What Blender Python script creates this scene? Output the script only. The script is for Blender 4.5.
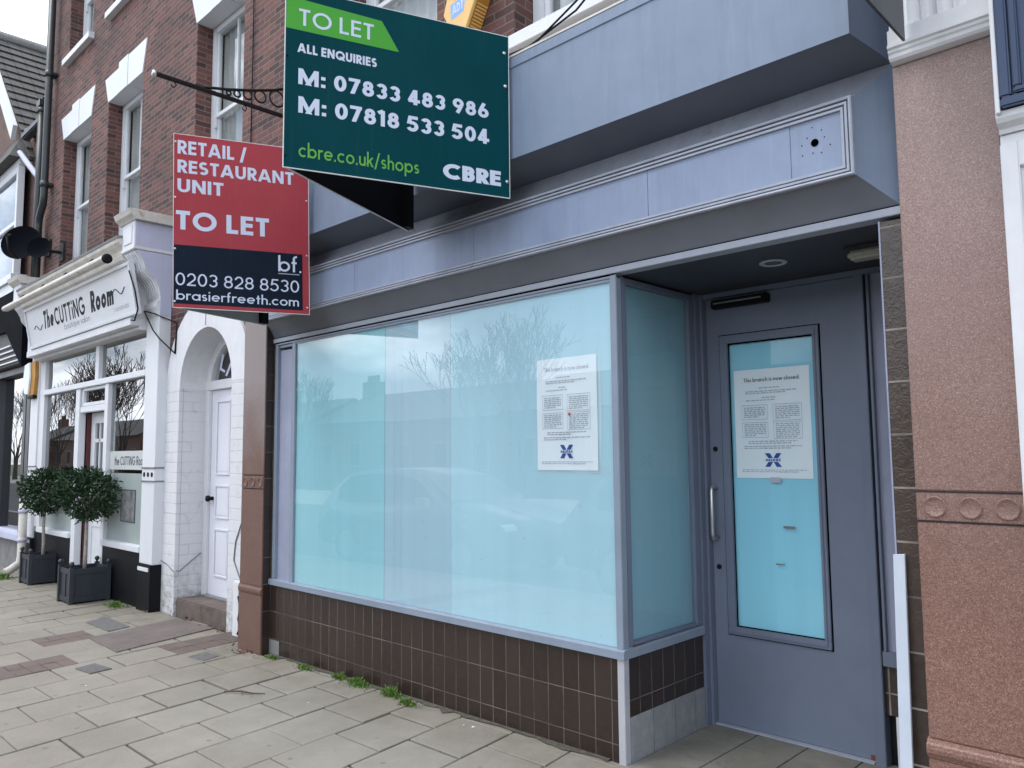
import bpy, bmesh, math, random
from mathutils import Vector, Matrix

# ------------------------------------------------------------------ scene, camera, sky, sun, exposure
S = bpy.context.scene
for o in list(bpy.data.objects):
    bpy.data.objects.remove(o)
COL = S.collection
PI = math.pi
R = math.radians

yaw, pitch, roll, FPX = R(44.0597), R(5.1470), R(-0.5354), 782.195
fw = Vector((-math.sin(yaw) * math.cos(pitch), math.cos(yaw) * math.cos(pitch), math.sin(pitch)))
rt = Vector((math.cos(yaw), math.sin(yaw), 0))
up = rt.cross(fw)
rt2 = math.cos(roll) * rt + math.sin(roll) * up
up2 = -math.sin(roll) * rt + math.cos(roll) * up
cam = bpy.data.cameras.new('camera')
camo = bpy.data.objects.new('camera', cam)
COL.objects.link(camo)
M = Matrix.Identity(4)
for i in range(3):
    M[i][0], M[i][1], M[i][2] = rt2[i], up2[i], -fw[i]
M.translation = (0, 0, 1.5)
camo.matrix_world = M
cam.sensor_width = 36
cam.lens = 36 * FPX / 1024
cam.clip_start = 0.05
cam.clip_end = 2000
S.camera = camo

SUN_EL, SUN_AZ = 60, 216          # azimuth clockwise from +y (towards the wall); sun stands over the street, to the left
W = bpy.data.worlds.new('World')
S.world = W
W.use_nodes = True
nt = W.node_tree
nt.nodes.clear()
def wn(t, **k):
    n = nt.nodes.new(t)
    for a, b in k.items():
        setattr(n, a, b)
    return n
wo = wn('ShaderNodeOutputWorld')
bg = wn('ShaderNodeBackground')
bg.inputs['Strength'].default_value = 0.115
sky = wn('ShaderNodeTexSky', sky_type='NISHITA')
sky.sun_disc = False
sky.sun_elevation = R(SUN_EL)
sky.sun_rotation = R(SUN_AZ)
tc = wn('ShaderNodeTexCoord')
sep = wn('ShaderNodeSeparateXYZ')
nt.links.new(tc.outputs['Generated'], sep.inputs[0])
cmb = wn('ShaderNodeMapping')
cmb.inputs['Scale'].default_value = (1.0, 1.0, 2.1)
cmb.inputs['Location'].default_value = (3.1, 1.7, 0.4)
nt.links.new(tc.outputs['Generated'], cmb.inputs[0])
cn = wn('ShaderNodeTexNoise'); cn.inputs['Scale'].default_value = 3.2; cn.inputs['Detail'].default_value = 8; cn.inputs['Roughness'].default_value = 0.58
cn.inputs['Distortion'].default_value = 0.4
nt.links.new(cmb.outputs[0], cn.inputs['Vector'])
cr = wn('ShaderNodeValToRGB')
cr.color_ramp.elements[0].position = 0.38; cr.color_ramp.elements[0].color = (0, 0, 0, 1)
cr.color_ramp.elements[1].position = 0.52; cr.color_ramp.elements[1].color = (1, 1, 1, 1)
nt.links.new(cn.outputs[0], cr.inputs[0])
# brightness inside the clouds
cn2 = wn('ShaderNodeTexNoise'); cn2.inputs['Scale'].default_value = 4.6; cn2.inputs['Detail'].default_value = 5
nt.links.new(cmb.outputs[0], cn2.inputs['Vector'])
cr2 = wn('ShaderNodeValToRGB')
cr2.color_ramp.elements[0].position = 0.41; cr2.color_ramp.elements[0].color = (6.8, 7.6, 9.2, 1)
cr2.color_ramp.elements[1].position = 0.57; cr2.color_ramp.elements[1].color = (20.5, 21.4, 23.0, 1)
nt.links.new(cn2.outputs[0], cr2.inputs[0])
mx = wn('ShaderNodeMix', data_type='RGBA')
nt.links.new(cr.outputs[0], mx.inputs[0])
nt.links.new(sky.outputs[0], mx.inputs[6]); nt.links.new(cr2.outputs[0], mx.inputs[7])
nt.links.new(mx.outputs[2], bg.inputs['Color'])
nt.links.new(bg.outputs[0], wo.inputs[0])

sl = bpy.data.lights.new('sun', 'SUN')
sl.energy = 1.25
sl.angle = R(28)
sl.color = (1.0, 0.97, 0.93)
so = bpy.data.objects.new('sun', sl)
COL.objects.link(so)
sd = Vector((math.sin(R(SUN_AZ)) * math.cos(R(SUN_EL)), math.cos(R(SUN_AZ)) * math.cos(R(SUN_EL)), math.sin(R(SUN_EL))))
so.rotation_euler = sd.to_track_quat('Z', 'Y').to_euler()
so.location = (0, -5, 30)

S.render.engine = 'CYCLES'
S.view_settings.view_transform = 'Standard'
S.view_settings.look = 'None'
S.view_settings.exposure = 0.42
S.view_settings.gamma = 1.0

# ------------------------------------------------------------------ materials
def lin(r, g, b):
    f = lambda c: (c / 255 / 12.92) if c / 255 <= 0.04045 else ((c / 255 + 0.055) / 1.055) ** 2.4
    return (f(r), f(g), f(b), 1)

class NT:
    def __init__(self, name):
        self.m = bpy.data.materials.new(name)
        self.m.use_nodes = True
        self.t = self.m.node_tree
        self.b = self.t.nodes['Principled BSDF']
        self.geo = None
    def n(self, t, **k):
        x = self.t.nodes.new(t)
        for a, b in k.items():
            setattr(x, a, b)
        return x
    def l(self, a, b):
        self.t.links.new(a, b)
    def pos(self):
        if not self.geo:
            self.geo = self.n('ShaderNodeNewGeometry')
        return self.geo.outputs['Position']
    def noise(self, scale, detail=4, rough=0.55, vec=None, dist=0):
        x = self.n('ShaderNodeTexNoise')
        x.inputs['Scale'].default_value = scale
        x.inputs['Detail'].default_value = detail
        x.inputs['Roughness'].default_value = rough
        x.inputs['Distortion'].default_value = dist
        self.l(vec or self.pos(), x.inputs['Vector'])
        return x.outputs[0]
    def ramp(self, src, *st):
        x = self.n('ShaderNodeValToRGB')
        e = x.color_ramp.elements
        while len(e) < len(st):
            e.new(0.5)
        for i, (p, c) in enumerate(st):
            e[i].position = p
            e[i].color = c if isinstance(c, tuple) else (c, c, c, 1)
        self.l(src, x.inputs[0])
        return x.outputs[0]
    def mix(self, f, a, b, mode='MIX'):
        x = self.n('ShaderNodeMix', data_type='RGBA', blend_type=mode)
        for v, i in ((f, 0), (a, 6), (b, 7)):
            if hasattr(v, 'links'):
                self.l(v, x.inputs[i])
            else:
                x.inputs[i].default_value = v
        return x.outputs[2]
    def math(self, op, a, b=0.0):
        x = self.n('ShaderNodeMath', operation=op)
        for i, v in enumerate((a, b)):
            if hasattr(v, 'links'):
                self.l(v, x.inputs[i])
            else:
                x.inputs[i].default_value = v
        return x.outputs[0]
    def uv(self):
        # wall coordinates: along the wall, up, 0  (walls facing x use y as the along axis, floors use x,y)
        self.pos()
        s = self.n('ShaderNodeSeparateXYZ'); self.l(self.geo.outputs['Position'], s.inputs[0])
        q = self.n('ShaderNodeSeparateXYZ'); self.l(self.geo.outputs['True Normal'], q.inputs[0])
        fx = self.math('GREATER_THAN', self.math('ABSOLUTE', q.outputs[0]), 0.7)
        fz = self.math('GREATER_THAN', self.math('ABSOLUTE', q.outputs[2]), 0.7)
        u = self.math('ADD', self.math('MULTIPLY', s.outputs[0], self.math('SUBTRACT', 1.0, fx)), self.math('MULTIPLY', s.outputs[1], fx))
        v = self.math('ADD', self.math('MULTIPLY', s.outputs[2], self.math('SUBTRACT', 1.0, fz)), self.math('MULTIPLY', s.outputs[1], fz))
        c = self.n('ShaderNodeCombineXYZ')
        self.l(u, c.inputs[0]); self.l(v, c.inputs[1])
        return c.outputs[0], u, v
    def bump(self, h, strength=0.3, dist=0.01):
        x = self.n('ShaderNodeBump')
        x.inputs['Strength'].default_value = strength
        x.inputs['Distance'].default_value = dist
        self.l(h, x.inputs['Height'])
        self.l(x.outputs[0], self.b.inputs['Normal'])
    def col(self, c):
        if hasattr(c, 'links'):
            self.l(c, self.b.inputs['Base Color'])
        else:
            self.b.inputs['Base Color'].default_value = c
    def rough(self, r):
        if hasattr(r, 'links'):
            self.l(r, self.b.inputs['Roughness'])
        else:
            self.b.inputs['Roughness'].default_value = r

def sc(c, k):
    return (c[0] * k, c[1] * k, c[2] * k, 1)

def paint(name, c, rough=0.5, var=0.12, vs=2.5, bump=0.04, streak=0.0, metal=0.0, dirt=None, dirt_lo=0.62):
    t = NT(name)
    f = t.ramp(t.noise(vs, 6, 0.65), (0.3, 0.0), (0.7, 1.0))
    col = t.mix(f, sc(c, 1 - var), sc(c, 1 + var))
    if streak:
        mp = t.n('ShaderNodeMapping'); mp.inputs['Scale'].default_value = (22, 22, 0.9)
        t.l(t.pos(), mp.inputs[0])
        s = t.ramp(t.noise(1.0, 4, 0.6, mp.outputs[0]), (0.5, 0.0), (0.78, 1.0))
        col = t.mix(t.math('MULTIPLY', s, streak), col, sc(c, 0.5))
    if dirt:
        s = t.ramp(t.noise(9, 8, 0.7), (dirt_lo, 0.0), (dirt_lo + 0.1, 1.0))
        col = t.mix(t.math('MULTIPLY', s, 0.8), col, dirt)
    t.col(col)
    rr = t.n('ShaderNodeMapRange'); rr.inputs[3].default_value = rough - 0.08; rr.inputs[4].default_value = rough + 0.12
    t.l(t.noise(5, 4), rr.inputs[0]); t.rough(rr.outputs[0])
    t.b.inputs['Metallic'].default_value = metal
    if bump:
        t.bump(t.noise(60, 5), bump, 0.01)
    return t.m

def granite(name, tint=(1, 1, 1), grain=0.85, wlo=1.4, whi=3.2, pale=0.28):
    t = NT(name)
    v = t.n('ShaderNodeTexVoronoi'); v.inputs['Scale'].default_value = 310
    t.l(t.pos(), v.inputs['Vector'])
    sp = t.n('ShaderNodeSeparateColor'); t.l(v.outputs['Color'], sp.inputs[0])
    mid = (0.285, 0.168, 0.142, 1)
    c = t.ramp(sp.outputs[0], (0.0, (0.09, 0.052, 0.045, 1)), (0.14, (0.20, 0.112, 0.094, 1)), (0.5, mid),
               (0.80, (0.35, 0.222, 0.195, 1)), (1.0, (0.50, 0.39, 0.355, 1)))
    c = t.mix(grain, mid, c)
    mid_n = t.ramp(t.noise(38, 4, 0.6), (0.35, 0.0), (0.65, 1.0))
    c = t.mix(t.math('MULTIPLY', mid_n, 0.22), c, (0.17, 0.098, 0.082, 1))
    big = t.ramp(t.noise(2.3, 6, 0.65), (0.32, 0.0), (0.68, 1.0))
    c = t.mix(t.math('MULTIPLY', big, 0.30), c, (0.165, 0.108, 0.095, 1))
    s3 = t.n('ShaderNodeSeparateXYZ'); t.l(t.pos(), s3.inputs[0])
    wz = t.n('ShaderNodeMapRange'); wz.inputs[1].default_value = wlo; wz.inputs[2].default_value = whi
    t.l(t.math('ADD', s3.outputs[2], t.math('MULTIPLY', t.noise(3.0, 5), 0.9)), wz.inputs[0])
    low = t.mix(1.0, c, (0.80, 0.70, 0.62, 1), 'MULTIPLY')
    c = t.mix(wz.outputs[0], low, t.mix(pale, c, (0.36, 0.31, 0.30, 1)))
    c = t.mix(1.0, c, (tint[0], tint[1], tint[2], 1), 'MULTIPLY')
    t.col(c)
    t.rough(0.5)
    t.bump(t.noise(140, 3), 0.08, 0.003)
    return t.m

def brickmat(name, c1, c2, mortar, w=0.225, h=0.075, painted=None):
    t = NT(name)
    uv, u, v = t.uv()
    wob = t.n('ShaderNodeVectorMath', operation='ADD')
    nn = t.n('ShaderNodeTexNoise'); nn.inputs['Scale'].default_value = 9
    t.l(uv, nn.inputs['Vector'])
    s = t.n('ShaderNodeVectorMath', operation='SCALE'); s.inputs['Scale'].default_value = 0.012
    t.l(nn.outputs['Color'], s.inputs[0]); t.l(uv, wob.inputs[0]); t.l(s.outputs[0], wob.inputs[1])
    b = t.n('ShaderNodeTexBrick')
    b.inputs['Scale'].default_value = 1.0
    b.inputs['Brick Width'].default_value = w
    b.inputs['Row Height'].default_value = h
    b.inputs['Mortar Size'].default_value = 0.0065
    b.inputs['Mortar Smooth'].default_value = 0.3
    b.inputs['Color1'].default_value = (0, 0, 0, 1)
    b.inputs['Color2'].default_value = (1, 1, 1, 1)
    b.inputs['Mortar'].default_value = (0.5, 0.5, 0.5, 1)
    t.l(wob.outputs[0], b.inputs['Vector'])
    if painted:
        c = t.mix(t.math('MULTIPLY', t.math('MULTIPLY', b.outputs['Fac'], 0.34), t.ramp(t.noise(3.5, 4), (0.4, 0.1), (0.6, 1.0))), painted, (0.30, 0.29, 0.27, 1))
        st = t.ramp(t.noise(7, 9, 0.7), (0.58, 0.0), (0.72, 1.0))
        c = t.mix(t.math('MULTIPLY', st, 0.5), c, (0.32, 0.30, 0.27, 1))
        s3 = t.n('ShaderNodeSeparateXYZ'); t.l(t.pos(), s3.inputs[0])
        mr = t.n('ShaderNodeMapRange'); mr.inputs[1].default_value = 0.45; mr.inputs[2].default_value = -0.1
        t.l(s3.outputs[2], mr.inputs[0])
        sp2 = t.math('MULTIPLY', mr.outputs[0], t.ramp(t.noise(14, 8, 0.75), (0.42, 0.0), (0.58, 1.0)))
        c = t.mix(t.math('MULTIPLY', sp2, 0.8), c, (0.20, 0.175, 0.15, 1))
        t.col(c); t.rough(0.6)
    else:
        c = t.mix(b.outputs['Color'], c1, c2)
        blot = t.ramp(t.noise(30, 5, 0.7), (0.35, 0.0), (0.7, 1.0))
        c = t.mix(t.math('MULTIPLY', blot, 0.35), c, sc(c1, 0.55))
        c = t.mix(b.outputs['Fac'], c, mortar)
        soot = t.ramp(t.noise(1.3, 7, 0.7), (0.38, 0.0), (0.68, 1.0))
        c = t.mix(t.math('MULTIPLY', soot, 0.5), c, sc(c1, 0.6))
        t.col(c); t.rough(0.85)
    hgt = t.math('SUBTRACT', t.math('MULTIPLY', t.noise(45, 4), 0.35), b.outputs['Fac'])
    t.bump(hgt, 0.6 if not painted else 0.4, 0.008)
    return t.m

def tilemat(name, c, grout, w, h, ou, ov, wavy=0.1, rough=0.28, mort=0.0022):
    t = NT(name)
    uv, u, v = t.uv()
    a = t.n('ShaderNodeVectorMath', operation='ADD'); a.inputs[1].default_value = (ou, ov, 0)
    t.l(uv, a.inputs[0])
    b = t.n('ShaderNodeTexBrick')
    b.offset = 0.0
    b.inputs['Scale'].default_value = 1.0
    b.inputs['Brick Width'].default_value = w
    b.inputs['Row Height'].default_value = h
    b.inputs['Mortar Size'].default_value = mort
    b.inputs['Mortar Smooth'].default_value = 0.1
    b.inputs['Color1'].default_value = (0, 0, 0, 1); b.inputs['Color2'].default_value = (1, 1, 1, 1)
    t.l(a.outputs[0], b.inputs['Vector'])
    col = t.mix(b.outputs['Color'], sc(c, 0.82), sc(c, 1.2))
    d = t.ramp(t.noise(16, 8, 0.7), (0.45, 0.0), (0.75, 1.0))
    col = t.mix(t.math('MULTIPLY', d, 0.5), col, sc(c, 1.7))
    fade = t.ramp(t.noise(3.0, 3), (0.35, 0.25), (0.65, 1.0))
    col = t.mix(t.math('MULTIPLY', b.outputs['Fac'], fade), col, grout)
    t.col(col)
    t.rough(t.mix(b.outputs['Fac'], (rough,) * 3 + (1,), (0.9,) * 3 + (1,)))
    t.bump(t.math('SUBTRACT', t.math('MULTIPLY', t.noise(38, 3, dist=1.5), wavy), b.outputs['Fac']), 0.4, 0.004)
    return t.m

def glassmat(name, tint=(0.97, 0.99, 0.98, 1), f0=0.08, wave=0.0):
    """clear pane: Schlick reflection over plain see-through, the same from either side"""
    t = NT(name)
    t.t.nodes.remove(t.b)
    out = [n for n in t.t.nodes if n.type == 'OUTPUT_MATERIAL'][0]
    g = t.n('ShaderNodeNewGeometry')
    dt = t.n('ShaderNodeVectorMath', operation='DOT_PRODUCT')
    t.l(g.outputs['Incoming'], dt.inputs[0]); t.l(g.outputs['Normal'], dt.inputs[1])
    c = t.math('SUBTRACT', 1.0, t.math('ABSOLUTE', dt.outputs['Value']))
    fr = t.math('ADD', t.math('MULTIPLY', t.math('POWER', c, 5.0), 1.0 - f0), f0)
    tr = t.n('ShaderNodeBsdfTransparent'); tr.inputs['Color'].default_value = tint
    gl = t.n('ShaderNodeBsdfGlossy'); gl.inputs['Roughness'].default_value = 0.0
    if wave:
        bp = t.n('ShaderNodeBump'); bp.inputs['Strength'].default_value = wave; bp.inputs['Distance'].default_value = 0.01
        t.l(t.noise(1.1, 2), bp.inputs['Height']); t.l(bp.outputs[0], gl.inputs['Normal'])
    ms = t.n('ShaderNodeMixShader')
    t.l(fr, ms.inputs[0])
    t.l(tr.outputs[0], ms.inputs[1]); t.l(gl.outputs[0], ms.inputs[2])
    t.l(ms.outputs[0], out.inputs[0])
    return t.m

def film(name, c):
    t = NT(name)
    mp = t.n('ShaderNodeMapping'); mp.inputs['Scale'].default_value = (11, 11, 0.22)
    t.l(t.pos(), mp.inputs[0])
    f = t.ramp(t.noise(1.0, 3, 0.5, mp.outputs[0]), (0.3, 0.0), (0.7, 1.0))
    col = t.mix(f, sc(c, 0.975), sc(c, 1.025))
    sm = t.ramp(t.noise(2.2, 7, 0.72, dist=0.6), (0.52, 0.0), (0.74, 1.0))
    col = t.mix(t.math('MULTIPLY', sm, 0.10), col, (0.55, 0.60, 0.62, 1))
    sp = t.ramp(t.noise(42, 3, 0.6), (0.735, 0.0), (0.75, 1.0))
    col = t.mix(t.math('MULTIPLY', sp, 0.55), col, (0.12, 0.13, 0.13, 1))
    t.col(col)
    t.rough(0.6)
    return t.m

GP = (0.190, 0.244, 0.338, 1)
def fasciapaint(name, c):
    t = NT(name)
    f = t.ramp(t.noise(1.7, 7, 0.7), (0.32, 0.0), (0.68, 1.0))
    col = t.mix(f, sc(c, 0.90), sc(c, 1.10))
    mp = t.n('ShaderNodeMapping'); mp.inputs['Scale'].default_value = (16, 16, 1.1)
    t.l(t.pos(), mp.inputs[0])
    st = t.ramp(t.noise(1.0, 5, 0.65, mp.outputs[0]), (0.50, 0.0), (0.80, 1.0))
    col = t.mix(t.math('MULTIPLY', st, 0.30), col, (c[0] * 0.55, c[1] * 0.55, c[2] * 0.52, 1))
    mp2 = t.n('ShaderNodeMapping'); mp2.inputs['Scale'].default_value = (26, 26, 2.2); mp2.inputs['Location'].default_value = (7, 3, 1)
    t.l(t.pos(), mp2.inputs[0])
    pale = t.ramp(t.noise(1.0, 5, 0.6, mp2.outputs[0]), (0.56, 0.0), (0.80, 1.0))
    col = t.mix(t.math('MULTIPLY', pale, 0.22), col, sc(c, 1.5))
    sp = t.ramp(t.noise(34, 6, 0.75), (0.66, 0.0), (0.71, 1.0))
    col = t.mix(t.math('MULTIPLY', sp, 0.4), col, (0.10, 0.10, 0.11, 1))
    t.col(col)
    rr = t.n('ShaderNodeMapRange'); rr.inputs[3].default_value = 0.34; rr.inputs[4].default_value = 0.62
    t.l(t.noise(4, 5), rr.inputs[0]); t.rough(rr.outputs[0])
    t.bump(t.math('ADD', t.math('MULTIPLY', t.noise(2.6, 2), 1.0), t.math('MULTIPLY', t.noise(70, 4), 0.05)), 0.22, 0.03)
    return t.m
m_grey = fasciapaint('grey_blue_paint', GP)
m_face = fasciapaint('lit_sign_face_paint', (GP[0] * 1.27, GP[1] * 1.22, GP[2] * 1.25, 1))  # lit copy of the fascia paint, lightened for the street-facing sign face
m_side = fasciapaint('shaded_sign_end_paint', (GP[0] * .74, GP[1] * .76, GP[2] * .78, 1))  # shaded copy of the fascia paint, darkened for the sign box ends
m_bead = paint('highlit_worn_moulding_paint', (0.335, 0.365, 0.43, 1), 0.42, 0.12, 9, 0.03, 0.2, dirt=(0.10, 0.095, 0.09, 1), dirt_lo=0.64)  # moulding highlights put into the paler colour; streaks and dirt specks are wear
m_greyd = paint('grey_blue_door_paint', (0.150, 0.180, 0.245, 1), 0.40, 0.10, 2.2, 0.03, 0.16)
m_greyl = paint('pale_lilac_grey_paint', (0.29, 0.315, 0.42, 1), 0.5, 0.10, 3, 0.03, 0.25)
m_frame = paint('window_frame_paint', (0.225, 0.270, 0.335, 1), 0.38, 0.08, 5, 0.02, 0.08)
m_soffit = paint('shaded_soffit_paint', (0.135, 0.146, 0.172, 1), 0.5, 0.12, 2.5, 0.03)  # fascia grey with the shade of the sign underside put into it
m_soffitd = paint('deep_shade_soffit_paint', (0.105, 0.125, 0.165, 1), 0.5, 0.14, 2.5, 0.03)  # shade under the upper fascia is painted into this darker grey
m_slope = paint('weathered_flashing_paint', (0.19, 0.205, 0.24, 1), 0.7, 0.22, 2.0, 0.05, 0.3, dirt=(0.15, 0.14, 0.13, 1), dirt_lo=0.58)
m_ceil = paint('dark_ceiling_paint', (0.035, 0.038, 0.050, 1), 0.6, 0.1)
m_doorp = paint('scuffed_door_paint', (0.150, 0.182, 0.242, 1), 0.42, 0.12, 1.8, 0.03, 0.06, dirt=(0.085, 0.09, 0.105, 1), dirt_lo=0.69)
m_plank = paint('blue_white_board', (0.50, 0.555, 0.63, 1), 0.5, 0.06, 5, 0.02, 0.12, dirt=(0.33, 0.34, 0.36, 1), dirt_lo=0.66)
m_alu = paint('aluminium_trim', (0.50, 0.51, 0.55, 1), 0.45, 0.06, 6, 0.02, metal=0.3)
m_tile = tilemat('brown_glazed_tile', (0.029, 0.019, 0.0155, 1), (0.19, 0.165, 0.145, 1), 0.1045, 0.2075, 0.021, 0.331)
m_tiler = tilemat('brown_textured_tile', (0.055, 0.041, 0.033, 1), (0.36, 0.32, 0.29, 1), 0.30, 0.2035, 0.2, 0.268, 1.6, 0.22, 0.004)
m_tilew = tilemat('shaded_grey_white_tile', (0.25, 0.255, 0.27, 1), (0.10, 0.10, 0.10, 1), 0.2, 0.5, 0.17, 0.25, 0.1, 0.5)  # grey-white tile, darkened to carry the porch shade on this side
m_granite = granite('pink_granite')
m_granited = granite('weathered_pink_granite', (0.74, 0.76, 0.76), 0.55, 1.9, 2.55, 0.75)
m_brick = brickmat('red_brick', (0.060, 0.032, 0.031, 1), (0.235, 0.092, 0.072, 1), (0.19, 0.15, 0.135, 1), 0.195, 0.058)
m_brickd = brickmat('brown_brick', (0.13, 0.075, 0.058, 1), (0.20, 0.11, 0.08, 1), (0.16, 0.135, 0.12, 1))
m_brickw = brickmat('white_painted_brick', None, None, None, painted=(0.66, 0.67, 0.69, 1), w=0.32, h=0.104)
m_white = paint('white_gloss_paint', (0.69, 0.71, 0.74, 1), 0.42, 0.03, 2, 0.02, 0.05)
m_whited = paint('weathered_white_paint', (0.69, 0.70, 0.72, 1), 0.55, 0.07, 4, 0.05, 0.15, dirt=(0.3, 0.28, 0.25, 1), dirt_lo=0.66)
m_cream = paint('dirty_cream_paint', (0.60, 0.57, 0.52, 1), 0.6, 0.15, 5, 0.06, 0.3, dirt=(0.25, 0.22, 0.18, 1), dirt_lo=0.6)
m_lilac = paint('pale_lilac', (0.50, 0.52, 0.66, 1), 0.6, 0.06, 2, 0.04, 0.12)
m_black = paint('black_paint', (0.006, 0.006, 0.008, 1), 0.55, 0.3, 5, 0.03)
m_black.node_tree.nodes['Principled BSDF'].inputs['Specular IOR Level'].default_value = 0.2
m_blackm = paint('black_iron', (0.014, 0.013, 0.013, 1), 0.5, 0.3, 12, 0.08)
m_blackm.node_tree.nodes['Principled BSDF'].inputs['Specular IOR Level'].default_value = 0.2
m_pipe = paint('black_pipe_paint', (0.028, 0.034, 0.036, 1), 0.35, 0.2, 6, 0.03)
m_slate = tilemat('roof_slate', (0.075, 0.072, 0.066, 1), (0.03, 0.03, 0.03, 1), 0.28, 0.2, 0, 0, 1.2, 0.75, 0.01)
m_stone = paint('step_stone', (0.125, 0.098, 0.085, 1), 0.85, 0.35, 8, 0.3, dirt=(0.06, 0.05, 0.045, 1), dirt_lo=0.58)
m_green = paint('dark_green_board', (0.0015, 0.046, 0.056, 1), 0.5, 0.05, 2, 0.0)
m_lime = paint('lime_green_print', (0.085, 0.37, 0.055, 1), 0.42, 0.03, 2, 0.0)
m_limet = paint('lime_green_letters', (0.14, 0.40, 0.07, 1), 0.42, 0.03, 2, 0.0)
m_red = paint('red_board', (0.40, 0.058, 0.072, 1), 0.5, 0.05, 2, 0.0)
m_navy = paint('navy_print', (0.010, 0.016, 0.030, 1), 0.42, 0.05, 2, 0.0)
m_ltr = paint('white_letters', (0.62, 0.68, 0.82, 1), 0.5, 0.02, 2, 0.0)
def board_paint(name, c, k=0.16):
    t = NT(name)
    f = t.ramp(t.noise(2.3, 5, 0.6), (0.3, 0.0), (0.7, 1.0))
    col = t.mix(f, sc(c, 1 - k * .6), (c[0] * 1.05 + .001, c[1] * 1.08 + .003, c[2] * 1.08 + .003, 1))
    mp = t.n('ShaderNodeMapping'); mp.inputs['Scale'].default_value = (40, 40, 2.0)
    t.l(t.pos(), mp.inputs[0])
    st = t.ramp(t.noise(1.0, 5, 0.7, mp.outputs[0]), (0.56, 0.0), (0.8, 1.0))
    col = t.mix(t.math('MULTIPLY', st, k), col, (0.22, 0.22, 0.21, 1))
    sp = t.ramp(t.noise(90, 4, 0.7), (0.70, 0.0), (0.74, 1.0))
    col = t.mix(t.math('MULTIPLY', sp, 0.35), col, (0.30, 0.30, 0.29, 1))
    t.col(col)
    rr = t.n('ShaderNodeMapRange'); rr.inputs[3].default_value = 0.38; rr.inputs[4].default_value = 0.62
    t.l(t.noise(3, 5), rr.inputs[0]); t.rough(rr.outputs[0])
    t.bump(t.noise(1.6, 1), 0.25, 0.05)
    return t.m
m_green = board_paint('dark_green_board', (0.0, 0.047, 0.058, 1), 0.05)
m_red = board_paint('red_board', (0.40, 0.058, 0.072, 1), 0.14)
m_navy = board_paint('navy_print', (0.010, 0.016, 0.030, 1), 0.08)
for m__ in (m_green, m_lime, m_limet, m_red, m_navy, m_ltr):
    m__.node_tree.nodes['Principled BSDF'].inputs['Specular IOR Level'].default_value = 0.05
m_edge = paint('white_board_edge', (0.7, 0.7, 0.7, 1), 0.5, 0.1, 5, 0.0)
m_backg = paint('grey_board_back', (0.33, 0.34, 0.34, 1), 0.6, 0.1, 4, 0.0)
m_steel = paint('steel_screw', (0.6, 0.6, 0.6, 1), 0.3, 0.1, 9, 0.0, metal=0.8)
m_nblue = paint('navy_blue_gloss', (0.022, 0.045, 0.105, 1), 0.3, 0.1, 4, 0.02)
m_dgrey = paint('dark_grey_metal', (0.055, 0.058, 0.066, 1), 0.4, 0.1, 4, 0.02)
m_yel = paint('yellow_plastic', (0.80, 0.50, 0.17, 1), 0.4, 0.05, 4, 0.0)
m_yeld = paint('amber_plastic', (0.42, 0.20, 0.025, 1), 0.45, 0.1, 4, 0.0)
m_lblue = paint('light_blue_label', (0.22, 0.40, 0.72, 1), 0.4, 0.03, 4, 0.0)
m_redp = paint('red_print', (0.6, 0.03, 0.03, 1), 0.5, 0.02)
m_paper = paint('white_paper', (0.82, 0.90, 0.96, 1), 0.7, 0.02, 4, 0.0)
m_inkd = paint('dark_ink', (0.035, 0.045, 0.08, 1), 0.6, 0.05, 4, 0.0)
m_inkg = paint('grey_ink', (0.42, 0.45, 0.52, 1), 0.6, 0.05, 4, 0.0)
m_inkb = paint('blue_ink', (0.012, 0.07, 0.33, 1), 0.5, 0.03, 4, 0.0)
m_plant = paint('dark_grey_planter_paint', (0.030, 0.036, 0.047, 1), 0.45, 0.12, 4, 0.03)
m_soil = paint('potting_soil', (0.03, 0.022, 0.016, 1), 0.95, 0.3, 20, 0.3)
m_bark = paint('pale_bark', (0.34, 0.32, 0.28, 1), 0.8, 0.2, 20, 0.2)
m_dbark = paint('dark_bark', (0.05, 0.042, 0.036, 1), 0.9, 0.3, 5, 0.2)
m_strip = paint('pale_strip_paint', (0.33, 0.36, 0.42, 1), 0.45, 0.08, 5, 0.02, 0.1)
m_canopy = paint('black_canopy_cloth', (0.004, 0.005, 0.008, 1), 0.9, 0.2, 4, 0)
m_canopy.node_tree.nodes['Principled BSDF'].inputs['Specular IOR Level'].default_value = 0.08
m_void = paint('black_void', (0.001, 0.001, 0.001, 1), 1.0, 0, 2, 0)
m_void.node_tree.nodes['Principled BSDF'].inputs['Specular IOR Level'].default_value = 0
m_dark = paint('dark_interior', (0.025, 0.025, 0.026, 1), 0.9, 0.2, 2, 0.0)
m_curt = paint('pale_curtain', (0.50, 0.52, 0.51, 1), 0.85, 0.16, 1.5, 0.0, 0.6)
m_frost = paint('frosted_glass_film', (0.30, 0.35, 0.34, 1), 0.5, 0.05, 2, 0.0)
m_door_w = paint('white_door_paint', (0.72, 0.73, 0.79, 1), 0.45, 0.04, 2, 0.02, 0.06)
m_lead = paint('grey_lead', (0.20, 0.20, 0.20, 1), 0.7, 0.25, 6, 0.1)
m_lamp = paint('lamp_glass', (0.42, 0.42, 0.36, 1), 0.3, 0.15, 20, 0.0)
m_rust = paint('rusty_dirt', (0.16, 0.05, 0.03, 1), 0.9, 0.3, 20, 0.1)
m_glass = glassmat('shop_glass', f0=0.155)
m_glassp = glassmat('porch_glass', f0=0.03)
m_glassd = glassmat('salon_glass', (0.55, 0.60, 0.60, 1), 0.33, 0.02)
m_glassw = glassmat('old_sash_glass', (0.85, 0.88, 0.88, 1), 0.16, 0.05)
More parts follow.
